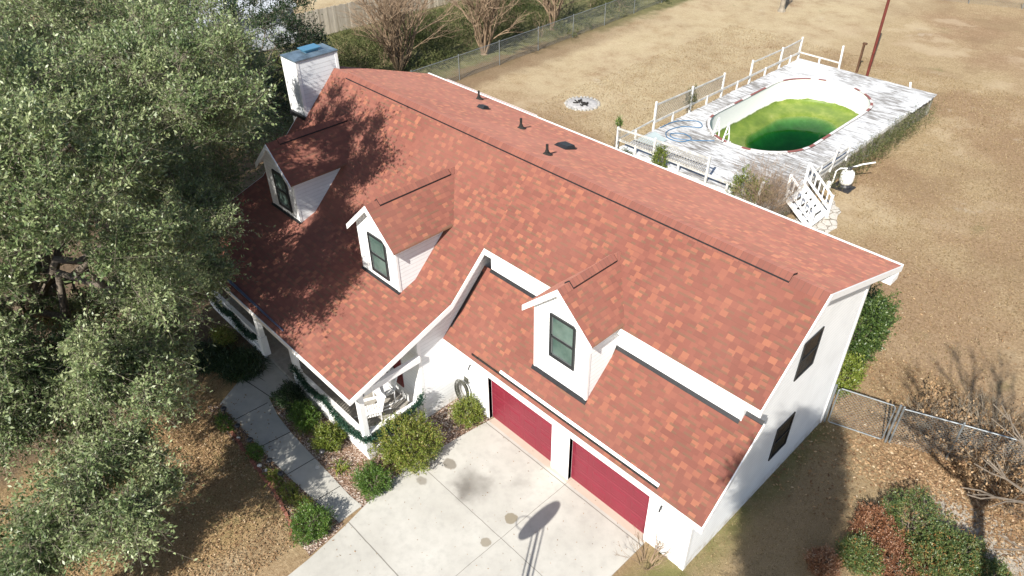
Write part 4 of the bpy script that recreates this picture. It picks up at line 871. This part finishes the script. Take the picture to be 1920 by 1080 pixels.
b.build('roof', plain('pale_metal_roof', (.60, .63, .66), .4, .5, .06, 2, .3), t); b = MB(); b.box(-44.22, 14.85, 0, -44.15, 14.98, 2.45); b.build('corner_board', MAT['white'], t)

# ================================================================== TREES AND PLANTS
def limb(b, p, q, r0, r1, rng, n=5, wig=.12, sides=6):
    p, q = np.array(p, float), np.array(q, float); L = np.linalg.norm(q-p); t = np.linspace(0, 1, n+1)[:, None]; P = p+(q-p)*t; off = rng.normal(0, wig*L*.25, (n+1, 3)); off[0] = 0; off[-1] = 0
    sag = np.zeros((n+1, 3)); sag[:, 2] = (np.sin(PI*t)*L*.08)[:, 0]; P = P+off+sag; b.tube([tuple(a) for a in P], list(np.linspace(r0, r1, n+1)), sides, caps=False); return P
def leafy_tree(name, base, c, rad, seed, label, cat, ncl, nsp, nleaf, L, Wd, mat, group=None, extra=(), tw=.004, trunk_r=.3, clr=.85, shell=.45, slen=.55, limbs=9, zmin=None, reject=None, cluster_tint=True, up=.35):
    rng = np.random.default_rng(seed); t = emp(name, (base[0], base[1], 0), label, cat, group)
    cs, unit = inball(rng, ncl, c, rad, shell)
    if zmin is not None: cs[:, 2] = np.maximum(cs[:, 2], zmin+rng.uniform(0, .6, len(cs)))
    if reject is not None: keep = np.array([not reject(*q) for q in cs]); cs, unit = cs[keep], unit[keep]
    wts = np.ones(len(cs))
    for ec, er, en in extra: e, u_ = inball(rng, en, ec, er, .2); cs = np.concatenate([cs, e]); unit = np.concatenate([unit, u_]); wts = np.concatenate([wts, np.ones(en)])
    if reject is not None: keep = np.array([not reject(*q) for q in cs]); cs, unit = cs[keep], unit[keep]
    b = MB(); top = (c[0]*.5+base[0]*.5, c[1]*.5+base[1]*.5, c[2]-rad[2]*.45); fork = np.array([base[0], base[1], 0])*.45+np.array(top)*.55
    b.tube([(base[0], base[1], -.05), (base[0], base[1], .15), (base[0], base[1], .5), tuple(fork*.6+np.array([base[0], base[1], 0])*.4), tuple(fork)], [trunk_r*1.5, trunk_r*1.2, trunk_r, trunk_r*.9, trunk_r*.8], 12)
    nodes = [np.array(fork)]; nr = [trunk_r*.7]
    for i in range(limbs):
        a = 2*PI*i/limbs+rng.uniform(-.3, .3); el = rng.uniform(-.1, .9); e = np.array(c)+np.array([math.cos(a)*rad[0]*.62*math.cos(el), math.sin(a)*rad[1]*.62*math.cos(el), math.sin(el)*rad[2]*.6]); P = limb(b, fork, e, trunk_r*.42, trunk_r*.13, rng, 7, .22, 7)
        for j in range(2, 8): nodes.append(P[j]); nr.append(trunk_r*(.40-.035*j))
    N = np.array(nodes)
    NL = [tuple(a) for a in N]; RL = list(nr); core = np.array(fork)+[0, 0, 1.5]
    for q in sorted(cs.tolist(), key=lambda a: np.linalg.norm(np.array(a)-core)):
        A = np.array(NL); d = np.linalg.norm(A-q, axis=1); j = int(d.argmin()); r0 = max(.014, min(RL[j]*.75, .05)); P = limb(b, A[j], q, r0, max(.01, r0*.6), rng, 4, .25, 5)
        NL += [tuple(P[2]), tuple(P[4])]; RL += [r0*.85, r0*.7]
    b.build('trunk', MAT['bark'], t, smooth=True)
    idx = rng.integers(0, len(cs), nsp); out = nrm((cs-np.array(c))/np.array(rad)+rng.normal(0, .1, cs.shape)); dirs = nrm(out[idx]*.8+rng.normal(0, .75, (nsp, 3))+np.array([0, 0, .25])); cr = clr*rng.uniform(.55, 1.2, len(cs)); org = cs[idx]+nrm(rng.normal(size=(nsp, 3)))*(rng.uniform(0, 1, nsp)**.5*cr[idx])[:, None]*[1, 1, .75]
    if reject is not None:
        tipz = org+dirs*slen*1.1; keep = np.array([not (reject(*q) or reject(*p)) for q, p in zip(tipz, org)]); org, dirs, idx = org[keep], dirs[keep], idx[keep]
    ct = rng.uniform(0, 1, len(cs)); t0 = np.clip(ct[idx]*.5+rng.uniform(0, .5, len(idx)), 0, 1)
    V, F, tint, tip = sprigs(rng, org, dirs, slen, nleaf, L, Wd, t0, up); npmesh('crown', V, F, mat, t, tint)
    TV, TF = twigmesh((org-dirs*.15), tip, tw); npmesh('twigs', TV, TF, MAT['twig'], t); return t
# keep foliage out of the roof volume
def inhouse(x, y, z):
    if -19.7 < x < -8.3 and -4.4 < y < 3.3: return z < (pz(y) if y < -.29 else main(y))+.5
    return -21 < x < .8 and 3.2 < y < 8.2 and z < 8
leafy_tree('oak_tree', (-17.6, -8.6), (-15.0, -8.6, 7.7), (5.6, 3.4, 4.5), 21, 'large live oak with dense grey-green foliage leaning over the left end of the roof', 'tree', 225, 41000, 12, .10, .042, MAT['oak'], trunk_r=.38, clr=.58, shell=.55, slen=.5, limbs=12, zmin=2.2, reject=inhouse, tw=.0035,
           extra=(((-15.6, -3.8, 10.4), (3.3, 1.8, 2.1), 36), ((-9.3, -10.0, 3.7), (1.7, 1.6, .9), 30), ((-10.2, -12.2, 2.9), (1.8, 1.3, .9), 24), ((-11.5, -8.4, 4.7), (1.9, 1.6, 1.2), 36), ((-13.2, -11.0, 5.4), (2.6, 1.5, 1.7), 50), ((-18.6, -5.0, 6.2), (3, 2.2, 3), 24), ((-14.8, -5.2, 5.2), (1.5, .6, .9), 16), ((-16.2, -4.2, 5.2), (1.4, .9, .8), 14)))
leafy_tree('oak_tree', (-25.5, -3.2), (-24.8, -3.0, 6.6), (6.2, 5.4, 5.2), 22, 'second live oak behind the large one, filling the left edge beside the chimney', 'tree', 330, 24000, 11, .105, .045, MAT['oak'], trunk_r=.34, clr=1.0, shell=.35, slen=.6, zmin=2.0, reject=inhouse)
leafy_tree('evergreen_tree', (-32.5, 5.5), (-32.3, 5.5, 4.6), (4.4, 4.6, 4.4), 23, 'dark evergreen tree behind the chimney in front of the white outbuilding', 'tree', 125, 6500, 9, .12, .055, MAT['dark_leaf'], trunk_r=.22, clr=.8, shell=.4, slen=.5, zmin=1.0)
leafy_tree('oak_tree', (-40, -4), (-40, -4, 6), (7, 6, 5), 24, 'farther live oak at the upper left edge beyond the second one', 'tree', 160, 8000, 8, .14, .055, MAT['oak'], trunk_r=.3, clr=1.2, shell=.4, slen=.7, zmin=2.0)
# trees standing just outside the picture whose shade falls on the right lawn and the gable
leafy_tree('cedar_tree', (5.2, -8.75), (5.2, -8.85, 11.0), (1.15, 1.0, 3.0), 31, 'tall narrow cedar in the front yard whose shadow falls across the right lawn and gable', 'tree', 110, 15000, 9, .08, .04, MAT['jun'], trunk_r=.2, clr=.55, shell=.2, slen=.4, limbs=6)
def stems(b, base, n, h, spread, rng, r0=.05, fork=3, lev=3, lean=0, r1=.003):
    """multi-stem bare shrub/tree"""
    def grow(p, d, L, r, k):
        q = p+d*L; m = (p+q)/2+rng.normal(0, .05*L, 3); b.tube([tuple(p), tuple(m), tuple(q)], [r, r*.82, r*.62], 5 if r > .012 else 3, caps=False)
        if k > 0:
            for _ in range(fork if k > 1 else fork+1):
                nd = d+rng.normal(0, .33, 3); nd[2] = abs(nd[2])*.9+.12; nd /= np.linalg.norm(nd); grow(q if rng.random() < .7 else m, nd, L*rng.uniform(.5, .8), max(r1, r*.55), k-1)
    for i in range(n):
        a = rng.uniform(0, 2*PI); s_ = spread*rng.uniform(.2, 1); d = np.array([math.cos(a)*s_, math.sin(a)*s_, 1.0]); d /= np.linalg.norm(d); grow(np.array(base)+np.array([math.cos(a)*.14, math.sin(a)*.14, -.03]), d, h*rng.uniform(.38, .5), r0*rng.uniform(.6, 1), lev)
def bare_tree(base, n, h, spread, seed, label, r0=.06, group='bare multi-stemmed trees along the fence', name='bare_tree', lev=4, mat='bare', fork=3, cat='tree'):
    rng = np.random.default_rng(seed); b = MB(); stems(b, (*base, 0), n, h, spread, rng, r0, fork, lev, r1=.006); b.lathe((*base, 0), [(.28, -.02), (.22, .2), (.1, .35)], 10); return tag(b.build(name, MAT[mat]), label, cat, group)
bare_tree((-34.0, 16.4), 26, 5.6, .48, 41, 'bare many-stemmed tree nearest the chimney, before the board fence', .085)
bare_tree((-32.6, 22.6), 20, 5.4, .42, 42, 'bare many-stemmed tree behind the third post of the chain link fence', .08)
bare_tree((-32.9, 29.8), 16, 5.4, .40, 43, 'bare many-stemmed tree farther along the fence, second from the right', .075)
bare_tree((-34.0, 38.5), 9, 3.8, .45, 44, 'small bare tree at the top edge beyond the far end of the fence', .06)
bare_tree((-38.8, 20.5), 8, 4.4, .55, 45, 'thin bare tree standing in front of the board fence', .05)
bare_tree((-38.2, 28), 8, 4.4, .55, 46, 'thin bare tree among grey brush behind the fence', .05)
rng = np.random.default_rng(50); b = MB(); b.tube([(-23.1, 45.5, -.05), (-23.1, 45.5, .3), (-23.05, 45.4, 1.8), (-23.2, 45.3, 3.2)], [.34, .2, .17, .12], 9); stems(b, (-23.1, 45.4, 1.6), 6, 3, .7, rng, .06, 3, 2); tag(b.build('lone_tree', MAT['twig']), 'grey trunk of a lone tree in the back lawn at the top edge', 'tree')
rng = np.random.default_rng(51); b = MB(); b.tube([(7.0, .5, -.05), (7.0, .5, 3), (7.0, .4, 6.6)], [.24, .2, .13], 9); stems(b, (7.0, .4, 6.2), 9, 4.4, 1.1, rng, .09, 3, 3, r1=.012); tb = b.build('maple_tree', MAT['bark']); tag(tb, 'nearly leafless tree right of the picture casting a trunk shadow on the sandy patch', 'tree')
# shrubs
def shrub(name, c, r, seed, label, mat='green_leaf', n=900, nl=9, L=.05, Wd=.022, slen=.16, cat='shrub', group=None, up=.5, tint=None, flat=False, stemr=.02):
    rng = np.random.default_rng(seed); t = emp(name, (c[0], c[1], 0), label, cat, group)
    p, u = inball(rng, n, (c[0], c[1], c[2]), r, .62); lump = 1+.13*np.sin(u[:, 0]*5+seed)+.11*np.sin(u[:, 1]*7+seed*2)+.09*np.sin(u[:, 2]*6+u[:, 0]*9)+.07*np.sin(u[:, 1]*15+u[:, 0]*11); p = np.array([c[0], c[1], c[2]])+(p-np.array([c[0], c[1], c[2]]))*lump[:, None]; k_ = p[:, 2] > .03; p, u = p[k_], u[k_]
    d = nrm(u+rng.normal(0, .45, u.shape)+[0, 0, .35]); V, F, ti, tip = sprigs(rng, p-d*slen*.5, d, slen, nl, L, Wd, None if tint is None else np.clip(rng.normal(tint, .25, len(p)), 0, 1), up); npmesh('foliage', V, F, MAT[mat], t, ti)
    b = MB()
    for i in range(14):
        q = p[rng.integers(len(p))]; limb(b, (c[0]+rng.normal(0, .04), c[1]+rng.normal(0, .04), 0), tuple(np.array(c)+(q-np.array(c))*.9), stemr, .006, rng, 4, .2, 4)
    b.build('stems', MAT['bark'], t); return t
shrub('round_bush', (-7.95, -2.75, .62), (.92, .92, .68), 61, 'largest round bush, green and bronze, at the porch corner beside the driveway', 'olive_leaf', 2600, 9, .055, .026, .2)
shrub('round_bush', (-7.72, -4.2, .36), (.5, .5, .42), 62, 'small dark green round bush between the walk and the driveway, by the mulch', 'green_leaf', 1100, 9, .045, .02, .14, tint=.25)
shrub('round_bush', (-7.7, -6.2, .38), (.56, .56, .44), 63, 'small dark green round bush at the driveway edge on the lawn side of the walk', 'green_leaf', 1300, 9, .045, .02, .14, tint=.3)
shrub('round_bush', (-10.0, -4.2, .34), (.55, .48, .4), 64, 'yellow-green bush directly under the porch railing beside the corner column', 'olive_leaf', 1000, 9, .05, .026, .18, tint=.35)
shrub('leafy_shrub', (-7.85, -.5, .3), (.5, .48, .4), 65, 'loose green shrub at the garage wall beside the left red door', 'olive_leaf', 800, 9, .06, .022, .24, tint=.4)
shrub('dark_shrub', (-12.3, -4.15, .34), (.58, .44, .4), 66, 'dark shaded bush at the corner where the walk meets the porch entry', 'dark_leaf', 900, 9, .055, .026, .2)
shrub('leafy_shrub', (-11.3, -4.25, .3), (.55, .38, .34), 67, 'mid-green bush between the dark one and the yellow-green one along the porch', 'green_leaf', 800, 9, .055, .026, .2, tint=.3)
shrub('yellow_shrub', (-16.8, -4.3, .28), (.4, .35, .32), 68, 'small bright yellow-green plant by the left porch section', 'olive_leaf', 420, 9, .06, .024, .24, tint=.7)
def strap(c, r, n, seed, label, mat='dark_leaf', L=.5, W=.025, name='strap_leaf_plant', tint=.5):
    rng = np.random.default_rng(seed); a = rng.uniform(0, 2*PI, n); rr = r*np.sqrt(rng.uniform(0, 1, n)); p = np.stack([c[0]+rr*np.cos(a), c[1]+rr*np.sin(a)*.75, np.zeros(n)], 1); a2 = rng.uniform(0, 2*PI, n); d = np.stack([np.cos(a2), np.sin(a2), rng.uniform(.7, 1.8, n)], 1); d = nrm(d); ln = L*rng.uniform(.6, 1.2, n); h = np.stack([np.cos(a2), np.sin(a2), np.zeros(n)], 1); s_ = np.stack([-np.sin(a2), np.cos(a2), np.zeros(n)], 1)*W/2
    m = p+d*(ln*.55)[:, None]; e = m+nrm(h*1.2+[0, 0, -.25])*(ln*.5)[:, None]; V = np.stack([p-s_, p+s_, m+s_, m-s_, m-s_, m+s_, e+s_*.2, e-s_*.2], 1).reshape(-1, 3); o = npmesh(name, V, np.arange(len(V)).reshape(-1, 4), MAT[mat], None, np.repeat(np.clip(rng.normal(tint, .25, n), 0, 1), 2)); return tag(o, label, 'plant')
strap((-15.2, -4.5), .95, 900, 71, 'large dark strap-leaved clump beside the porch entry at the walk', tint=.7)
strap((-16.4, -5.2), .85, 700, 72, 'dark strap-leaved clump farther left, deep in the oak shade', tint=.6)
strap((-9.0, -4.55), .22, 40, 73, 'sparse yellow-green lily leaves in the mulch by the walk', 'olive_leaf', .4, .03, tint=.5)
strap((-10.0, -6.05), .25, 70, 74, 'pale green lily leaves by the brick edging near the white stones', 'olive_leaf', .36, .035, tint=.55)
strap((-11.1, -4.45), .25, 60, 75, 'bright grassy tuft in front of the mid-green porch bush', 'olive_leaf', .4, .02, tint=.6)
shrub('low_plant', (-13.0, -6.15, .12), (.5, .2, .18), 76, 'low green flower foliage at the far end of the planting strip', 'green_leaf', 260, 7, .05, .022, .15, cat='plant')
shrub('low_plant', (-11.25, -6.05, .12), (.35, .22, .2), 77, 'low leafy green plant in the middle of the planting strip', 'green_leaf', 300, 7, .05, .022, .15, cat='plant')
shrub('low_plant', (-9.2, -6.05, .10), (.45, .25, .16), 78, 'low yellow-green ground plant near the lawn-side round bush', 'olive_leaf', 300, 7, .05, .022, .15, cat='plant', tint=.5)
shrub('low_plant', (-8.5, -5.95, .10), (.35, .22, .16), 79, 'low reddish-olive plant touching the lawn-side round bush', 'olive_leaf', 240, 7, .05, .022, .15, cat='plant', tint=.85)
shrub('tall_shrub', (-.75, 10.7, 1.35), (.72, 1.65, 1.3), 80, 'tall glossy evergreen shrub behind the right end of the house', 'ever', 2300, 10, .085, .04, .34, tint=.35, stemr=.04)
shrub('tall_shrub', (-.35, 9.0, .75), (.6, .75, .65), 81, 'lower bright yellow-green shrub between the evergreen and the gate', 'olive_leaf', 800, 9, .075, .038, .25, tint=.3)
for i, (x, y, z, rx, ry, rz_, m, tn, lb) in enumerate(((3.55, 5.35, .45, .95, .8, .6, 'jun', .45, 'largest mounded green juniper, topmost of the group at the bottom right'), (2.95, 4.55, .3, .65, .6, .38, 'brown_leaf', .5, 'rust-brown dead juniper left of the largest green one'), (3.0, 3.4, .3, .5, .48, .4, 'jun', .5, 'green juniper at the lower left of the group, beside the lawn shadow'), (3.7, 3.9, .25, .75, .7, .36, 'brown_leaf', .4, 'brown and grey dying juniper in the middle of the group'), (4.75, 5.25, .4, .6, .6, .5, 'jun', .5, 'green juniper with a brown skirt beside the sandy patch'), (5.55, 5.0, .35, .55, .5, .45, 'jun', .4, 'green juniper at the bottom edge, rightmost of the group'), (2.45, 2.6, .22, .4, .36, .28, 'brown_leaf', .8, 'small orange-brown juniper at the bottom edge, leftmost of the group'), (4.4, 4.3, .35, .7, .55, .42, 'jun', .55, 'green juniper with orange tips at the bottom edge below the largest one'))):
    shrub('juniper_bush', (x, y, z), (rx, ry, rz_), 90+i, lb, m, 1500, 10, .05, .02, .17, cat='juniper', tint=tn, group='junipers at the bottom right')
def twiggy(name, c, n, h, spread, seed, label, mat='twig', lev=3, r0=.012, cat='shrub'):
    rng = np.random.default_rng(seed); b = MB(); stems(b, c, n, h, spread, rng, r0, 2, lev, r1=.0035); return tag(b.build(name, MAT[mat]), label, cat)
twiggy('bare_shrub', (-.75, -.55, 0), 14, .95, .9, 101, 'small bare shrub with pale twigs at the right front corner of the garage', 'bare', 3, .02)
twiggy('bramble', (2.8, 9.0, 0), 34, 1.5, 1.3, 102, 'tangle of bare grey bramble stems over the chain link fence near the gate', 'twig', 3, .012)
twiggy('bramble', (4.1, 9.6, 0), 44, 1.9, 1.5, 103, 'larger tangle of bare brambles at the right edge over the fence', 'twig', 3, .013)
twiggy('bramble', (5.0, 8.2, 0), 26, 1.6, 1.6, 104, 'arching bare stems at the right edge above the sandy patch', 'twig', 3, .012)
# vines and weeds on the deck
shrub('vine_bush', (-8.3, 16.15, 1.35), (.9, .6, .95), 110, 'green vine bush growing against the deck corner beside the stairs', 'olive_leaf', 800, 9, .075, .035, .25, tint=.2)
twiggy('dead_vine', (-7.45, 16.15, .1), 170, 2.6, .6, 111, 'brown dead vine tangle beside the green bush at the deck corner', 'bare', 3, .012)
shrub('climbing_vine', (-12.75, 15.75, 1.3), (.35, .2, .95), 112, 'green vine climbing the deck railing between the two lattice panels', 'olive_leaf', 420, 8, .075, .035, .22, tint=.15)
shrub('climbing_vine', (-14.75, 15.7, .9), (.45, .18, .45), 113, 'low vine on the near left corner of the deck lattice', 'bramble', 260, 8, .07, .035, .22)
shrub('climbing_vine', (-15.5, 16.0, 2.4), (.15, .15, .25), 114, 'tuft of green vine on top of the near left corner post of the deck', 'green_leaf', 90, 8, .06, .03, .18)
shrub('climbing_vine', (-15.45, 22.0, 1.9), (.2, .5, .6), 115, 'grey vine on the railing post at the left side of the deck', 'bramble', 240, 8, .06, .03, .2)
def scatter_weeds(name, boxes, dens, seed, mat, L, Wd, label, sl=.3, nl=7, kind='stuff', cat='weeds'):
    rng = np.random.default_rng(seed); O = []
    for (x0, x1, y0, y1, z) in boxes:
        n = int((x1-x0)*(y1-y0)*dens); O.append(np.stack([rng.uniform(x0, x1, n), rng.uniform(y0, y1, n), rng.uniform(0, z, n)], 1))
    O = np.concatenate(O); d = nrm(rng.normal(0, .6, O.shape)+[0, 0, .8]); V, F, t, tip = sprigs(rng, O, d, sl, nl, L, Wd); return tag(npmesh(name, V, F, MAT[mat], None, t), label, cat, None, kind)
scatter_weeds('dead_weeds', [(-7.15, -6.3, 20.5, 33, 1.0), (-7.1, -6.7, 22.5, 31, 1.3), (-7.0, -6.4, 23, 30, 1.2), (-8.6, -7.0, 15.3, 16.2, 1.2), (-15.9, -15.4, 19.5, 25, .5), (-14.5, -8, 15.5, 15.9, .5), (-14.5, -12.8, 33.5, 34.1, .9), (-12.6, -8, 33.5, 33.9, .5), (-16.1, -15.5, 17, 26, .35), (-7.2, -6.5, 16, 17.2, .4)], 95, 120, 'bramble', .07, .025, 'dead brown weeds and creeper along the deck skirt', .35)
rng = np.random.default_rng(130)
def undergrowth():
    n = 170; x = rng.uniform(-43, -31.2, n); y = rng.uniform(8, 50, n); O = []; D2 = []; T = []
    for i in range(n):
        r = rng.uniform(.7, 1.9)*(1 if x[i] < -33 else .6); h = r*rng.uniform(.5, 1.05)*(.12 if x[i] < -38.5 and y[i] < 27 else 1); m = int(130*r); p, u = inball(rng, m, (x[i], y[i], h*.35), (r, r, h), .5); k_ = p[:, 2] > 0; O.append(p[k_]); D2.append(u[k_]); T.append(np.full(k_.sum(), rng.uniform(.0, .85)))
    O, D2, T = np.concatenate(O), np.concatenate(D2), np.concatenate(T); d = nrm(D2+rng.normal(0, .6, D2.shape)+[0, 0, .4]); V, F, t, tip = sprigs(rng, O, d, .38, 8, .11, .045, T); tag(npmesh('undergrowth', V, F, MAT['bramble'], None, t), 'olive and brown undergrowth beyond the chain link fence', 'undergrowth', None, 'stuff')
undergrowth()
b = MB(); r_ = np.random.default_rng(131)
for i in range(60): x, y = r_.uniform(-42, -31.3), r_.uniform(8, 48); stems(b, (x, y, 0), 6, r_.uniform(1.2, 2.2), .7, r_, .016, 2, 2, r1=.006)
tag(b.build('brush', MAT['bare']), 'bare thin brush growing between the trees beyond the fence', 'brush', None, 'stuff')
scatter_weeds('bramble_leaves', [(1.9, 5.8, 8.2, 10.6, .9), (3.6, 6.2, 7.6, 9.4, .7)], 110, 160, 'litter', .09, .05, 'tan and orange leaves caught in the brambles over the fence', .3, 5)
rng = np.random.default_rng(170); n_ = 260; px_ = np.stack([rng.uniform(-7.3, -1.3, n_), -rng.uniform(0, 1, n_)**1.3*9+.05, np.full(n_, .036)], 1); dd = nrm(np.concatenate([rng.normal(size=(n_, 2)), np.full((n_, 1), .08)], 1)); V_, F_ = diamonds(px_, dd, nrm(np.concatenate([rng.normal(0, .4, (n_, 2)), np.ones((n_, 1))], 1)), rng.uniform(.02, .06, n_), rng.uniform(.012, .025, n_)); tag(npmesh('debris', V_, F_, MAT['litter'], None, rng.uniform(0, .6, n_)), 'scattered bits of leaf blown onto the concrete driveway', 'debris', None, 'stuff')
# fallen leaves and dry grass blades
def litter(name, areas, seed, label, sz, mat='litter', cat='fallen leaves'):
    rng = np.random.default_rng(seed); P = []
    for (n, cx, cy, sx, sy, sh) in areas:
        q = rng.normal(size=(n, 2)) if sh == 'g' else rng.uniform(-1, 1, (n, 2)); P.append(np.stack([cx+q[:, 0]*sx, cy+q[:, 1]*sy], 1))
    P = np.concatenate(P); hx = (P[:, 0] > -19) & (P[:, 0] < .02) & (P[:, 1] > -1.5) & (P[:, 1] < 7.4); dr = (P[:, 0] > -7.6) & (P[:, 0] < -1.1) & (P[:, 1] < .2) & (rng.uniform(0, 1, len(P)) > .012); po = (P[:, 0] > -19) & (P[:, 0] < -8.6) & (P[:, 1] > -3.8) & (P[:, 1] < 1); wk = (P[:, 0] > -14.6) & (P[:, 0] < -7) & (P[:, 1] > -5.8) & (P[:, 1] < -4.85) & (rng.uniform(0, 1, len(P)) > .04)
    P = P[~(hx | dr | po | wk)]; n = len(P); base = np.concatenate([P, rng.uniform(.032, .05, (n, 1))], 1); d = nrm(np.concatenate([rng.normal(size=(n, 2)), rng.normal(0, .15, (n, 1))], 1)); nn = nrm(np.concatenate([rng.normal(0, .35, (n, 2)), np.ones((n, 1))], 1)); s_ = sz*rng.uniform(.6, 1.3, n); V, F = diamonds(base, d, nn, s_, s_*.5); tag(npmesh(name, V, F, MAT[mat], None, rng.beta(1.6, 2, n)), label, cat, None, 'stuff')
litter('leaf_litter', [(17000, -10.5, -8.5, 4.2, 3.0, 'u'), (5000, -14, -6.5, 3, 1.6, 'u')], 140, 'fallen oak leaves on the front lawn', .062)
litter('leaf_litter', [(7000, 4.2, 9.3, 1.3, 1.0, 'g'), (2500, 2.6, 7.4, .9, .7, 'g'), (3500, 5.6, 7.7, .9, .8, 'g'), (1500, 2, 8, 2.5, 4, 'u'), (900, 2, 14, 5, 5, 'u')], 141, 'orange and tan fallen leaves around the brambles and fence', .10)
litter('leaf_litter', [(1600, -8, -2.3, .8, 2.3, 'u'), (500, -10, -6, 3, .3, 'u')], 142, 'pale leaves scattered on the mulch beds', .05)
def blades(n, x0, x1, y0, y1, seed, L, label, dens_fn=None, W=.012, mat='straw'):
    rng = np.random.default_rng(seed); x, y = rng.uniform(x0, x1, n), rng.uniform(y0, y1, n); k_ = ~((x > -19.2) & (x < .03) & (y > -3.8) & (y < 7.4)) & ~((x > -7.7) & (x < -1.1) & (y < .2)) & ~((x > -14.8) & (x < -7) & (y > -6) & (y < 0)) & ~((x > -15.5) & (x < -6.9) & (y > 15.8) & (y < 33.6)) & ~((x > -23.1) & (x < -20.9) & (y > 19.8) & (y < 21.9)) & ~((x > -6.9) & (x < -4.9) & (y > 16.8) & (y < 20.7)); x, y = x[k_], y[k_]; n = len(x)
    p = np.stack([x, y, np.zeros(n)], 1); d = nrm(np.stack([rng.normal(0, .55, n), rng.normal(0, .55, n), rng.uniform(.25, 1, n)], 1)); V, F = diamonds(p, d, nrm(rng.normal(size=(n, 3))+[0, 0, .3]), L*rng.uniform(.5, 1.4, n), np.full(n, W)); return tag(npmesh('dry_grass', V, F, MAT[mat], None, rng.beta(2, 2, n)), label, 'grass', None, 'stuff')
blades(60000, -.1, 7.5, -1, 12, 150, .06, 'short dry grass on the right side lawn')
blades(50000, -17, -6.9, -13, -5.9, 151, .055, 'short dry grass on the front lawn')
blades(120000, -24, 3, 8, 40, 152, .09, 'short dry grass of the back lawn', W=.02)
bpy.context.view_layer.update()
# ================================================================== basketball hoop just outside the frame (its shadow lies on the driveway)
t = emp('basketball_hoop', (-.9, -6.6, 0), 'portable basketball hoop at the driveway edge, seen only by its shadow', 'basketball hoop')
h0 = 4.4; sx, sy = math.cos(SHADOW_AZ)/math.tan(SUN_EL), math.sin(SHADOW_AZ)/math.tan(SUN_EL); bx, by = -3.62-h0*sx, -1.55-h0*sy
b = MB(); a = math.radians(80); ux, uy = math.cos(a), math.sin(a); ring = []
for i in range(28): q = 2*PI*i/28; u_, v_ = .64*math.cos(q), .48*math.sin(q)*(1 if math.sin(q) > 0 else .9); ring.append((bx+ux*u_, by+uy*u_, h0+v_))
nx, ny = -uy*.02, ux*.02; b.v = [(x-nx, y-ny, z) for x, y, z in ring]+[(x+nx, y+ny, z) for x, y, z in ring]; m = 28; b.f = [tuple(range(m)), tuple(range(2*m-1, m-1, -1))]+[(i, m+i, m+(i+1) % m, (i+1) % m) for i in range(m)]; b.m = [0]*len(b.f); b.build('backboard', MAT['plastic'], t)
b = MB(); px_, py_ = bx+1.0, by-.45
b.tube([(px_, py_, 0), (px_, py_, 2.7)], .06, 10); b.tube([(px_+.35, py_-.1, .1), (px_, py_, 1.3)], .03, 8); b.build('pole', MAT['lampshade'], t)
b = MB()
for z_, zo in ((2.65, .15), (2.35, -.25)): 
    for s_ in (-.13, .13): b.tube([(px_, py_+s_, z_), (bx+.05, by+s_, h0+zo)], .02, 6)
b.build('arm', MAT['lampshade'], t)
b = MB(); b.tube([(bx-.35+.23*math.cos(q), by+.23*math.sin(q), h0-.3) for q in np.linspace(0, 2*PI, 20)], .012, 6); b.build('rim', MAT['rust'], t)
b = MB(); b.box(px_-.2, py_-.45, 0, px_+.7, py_+.35, .2); b.build('base', MAT['lampshade'], t, bevel=.05)
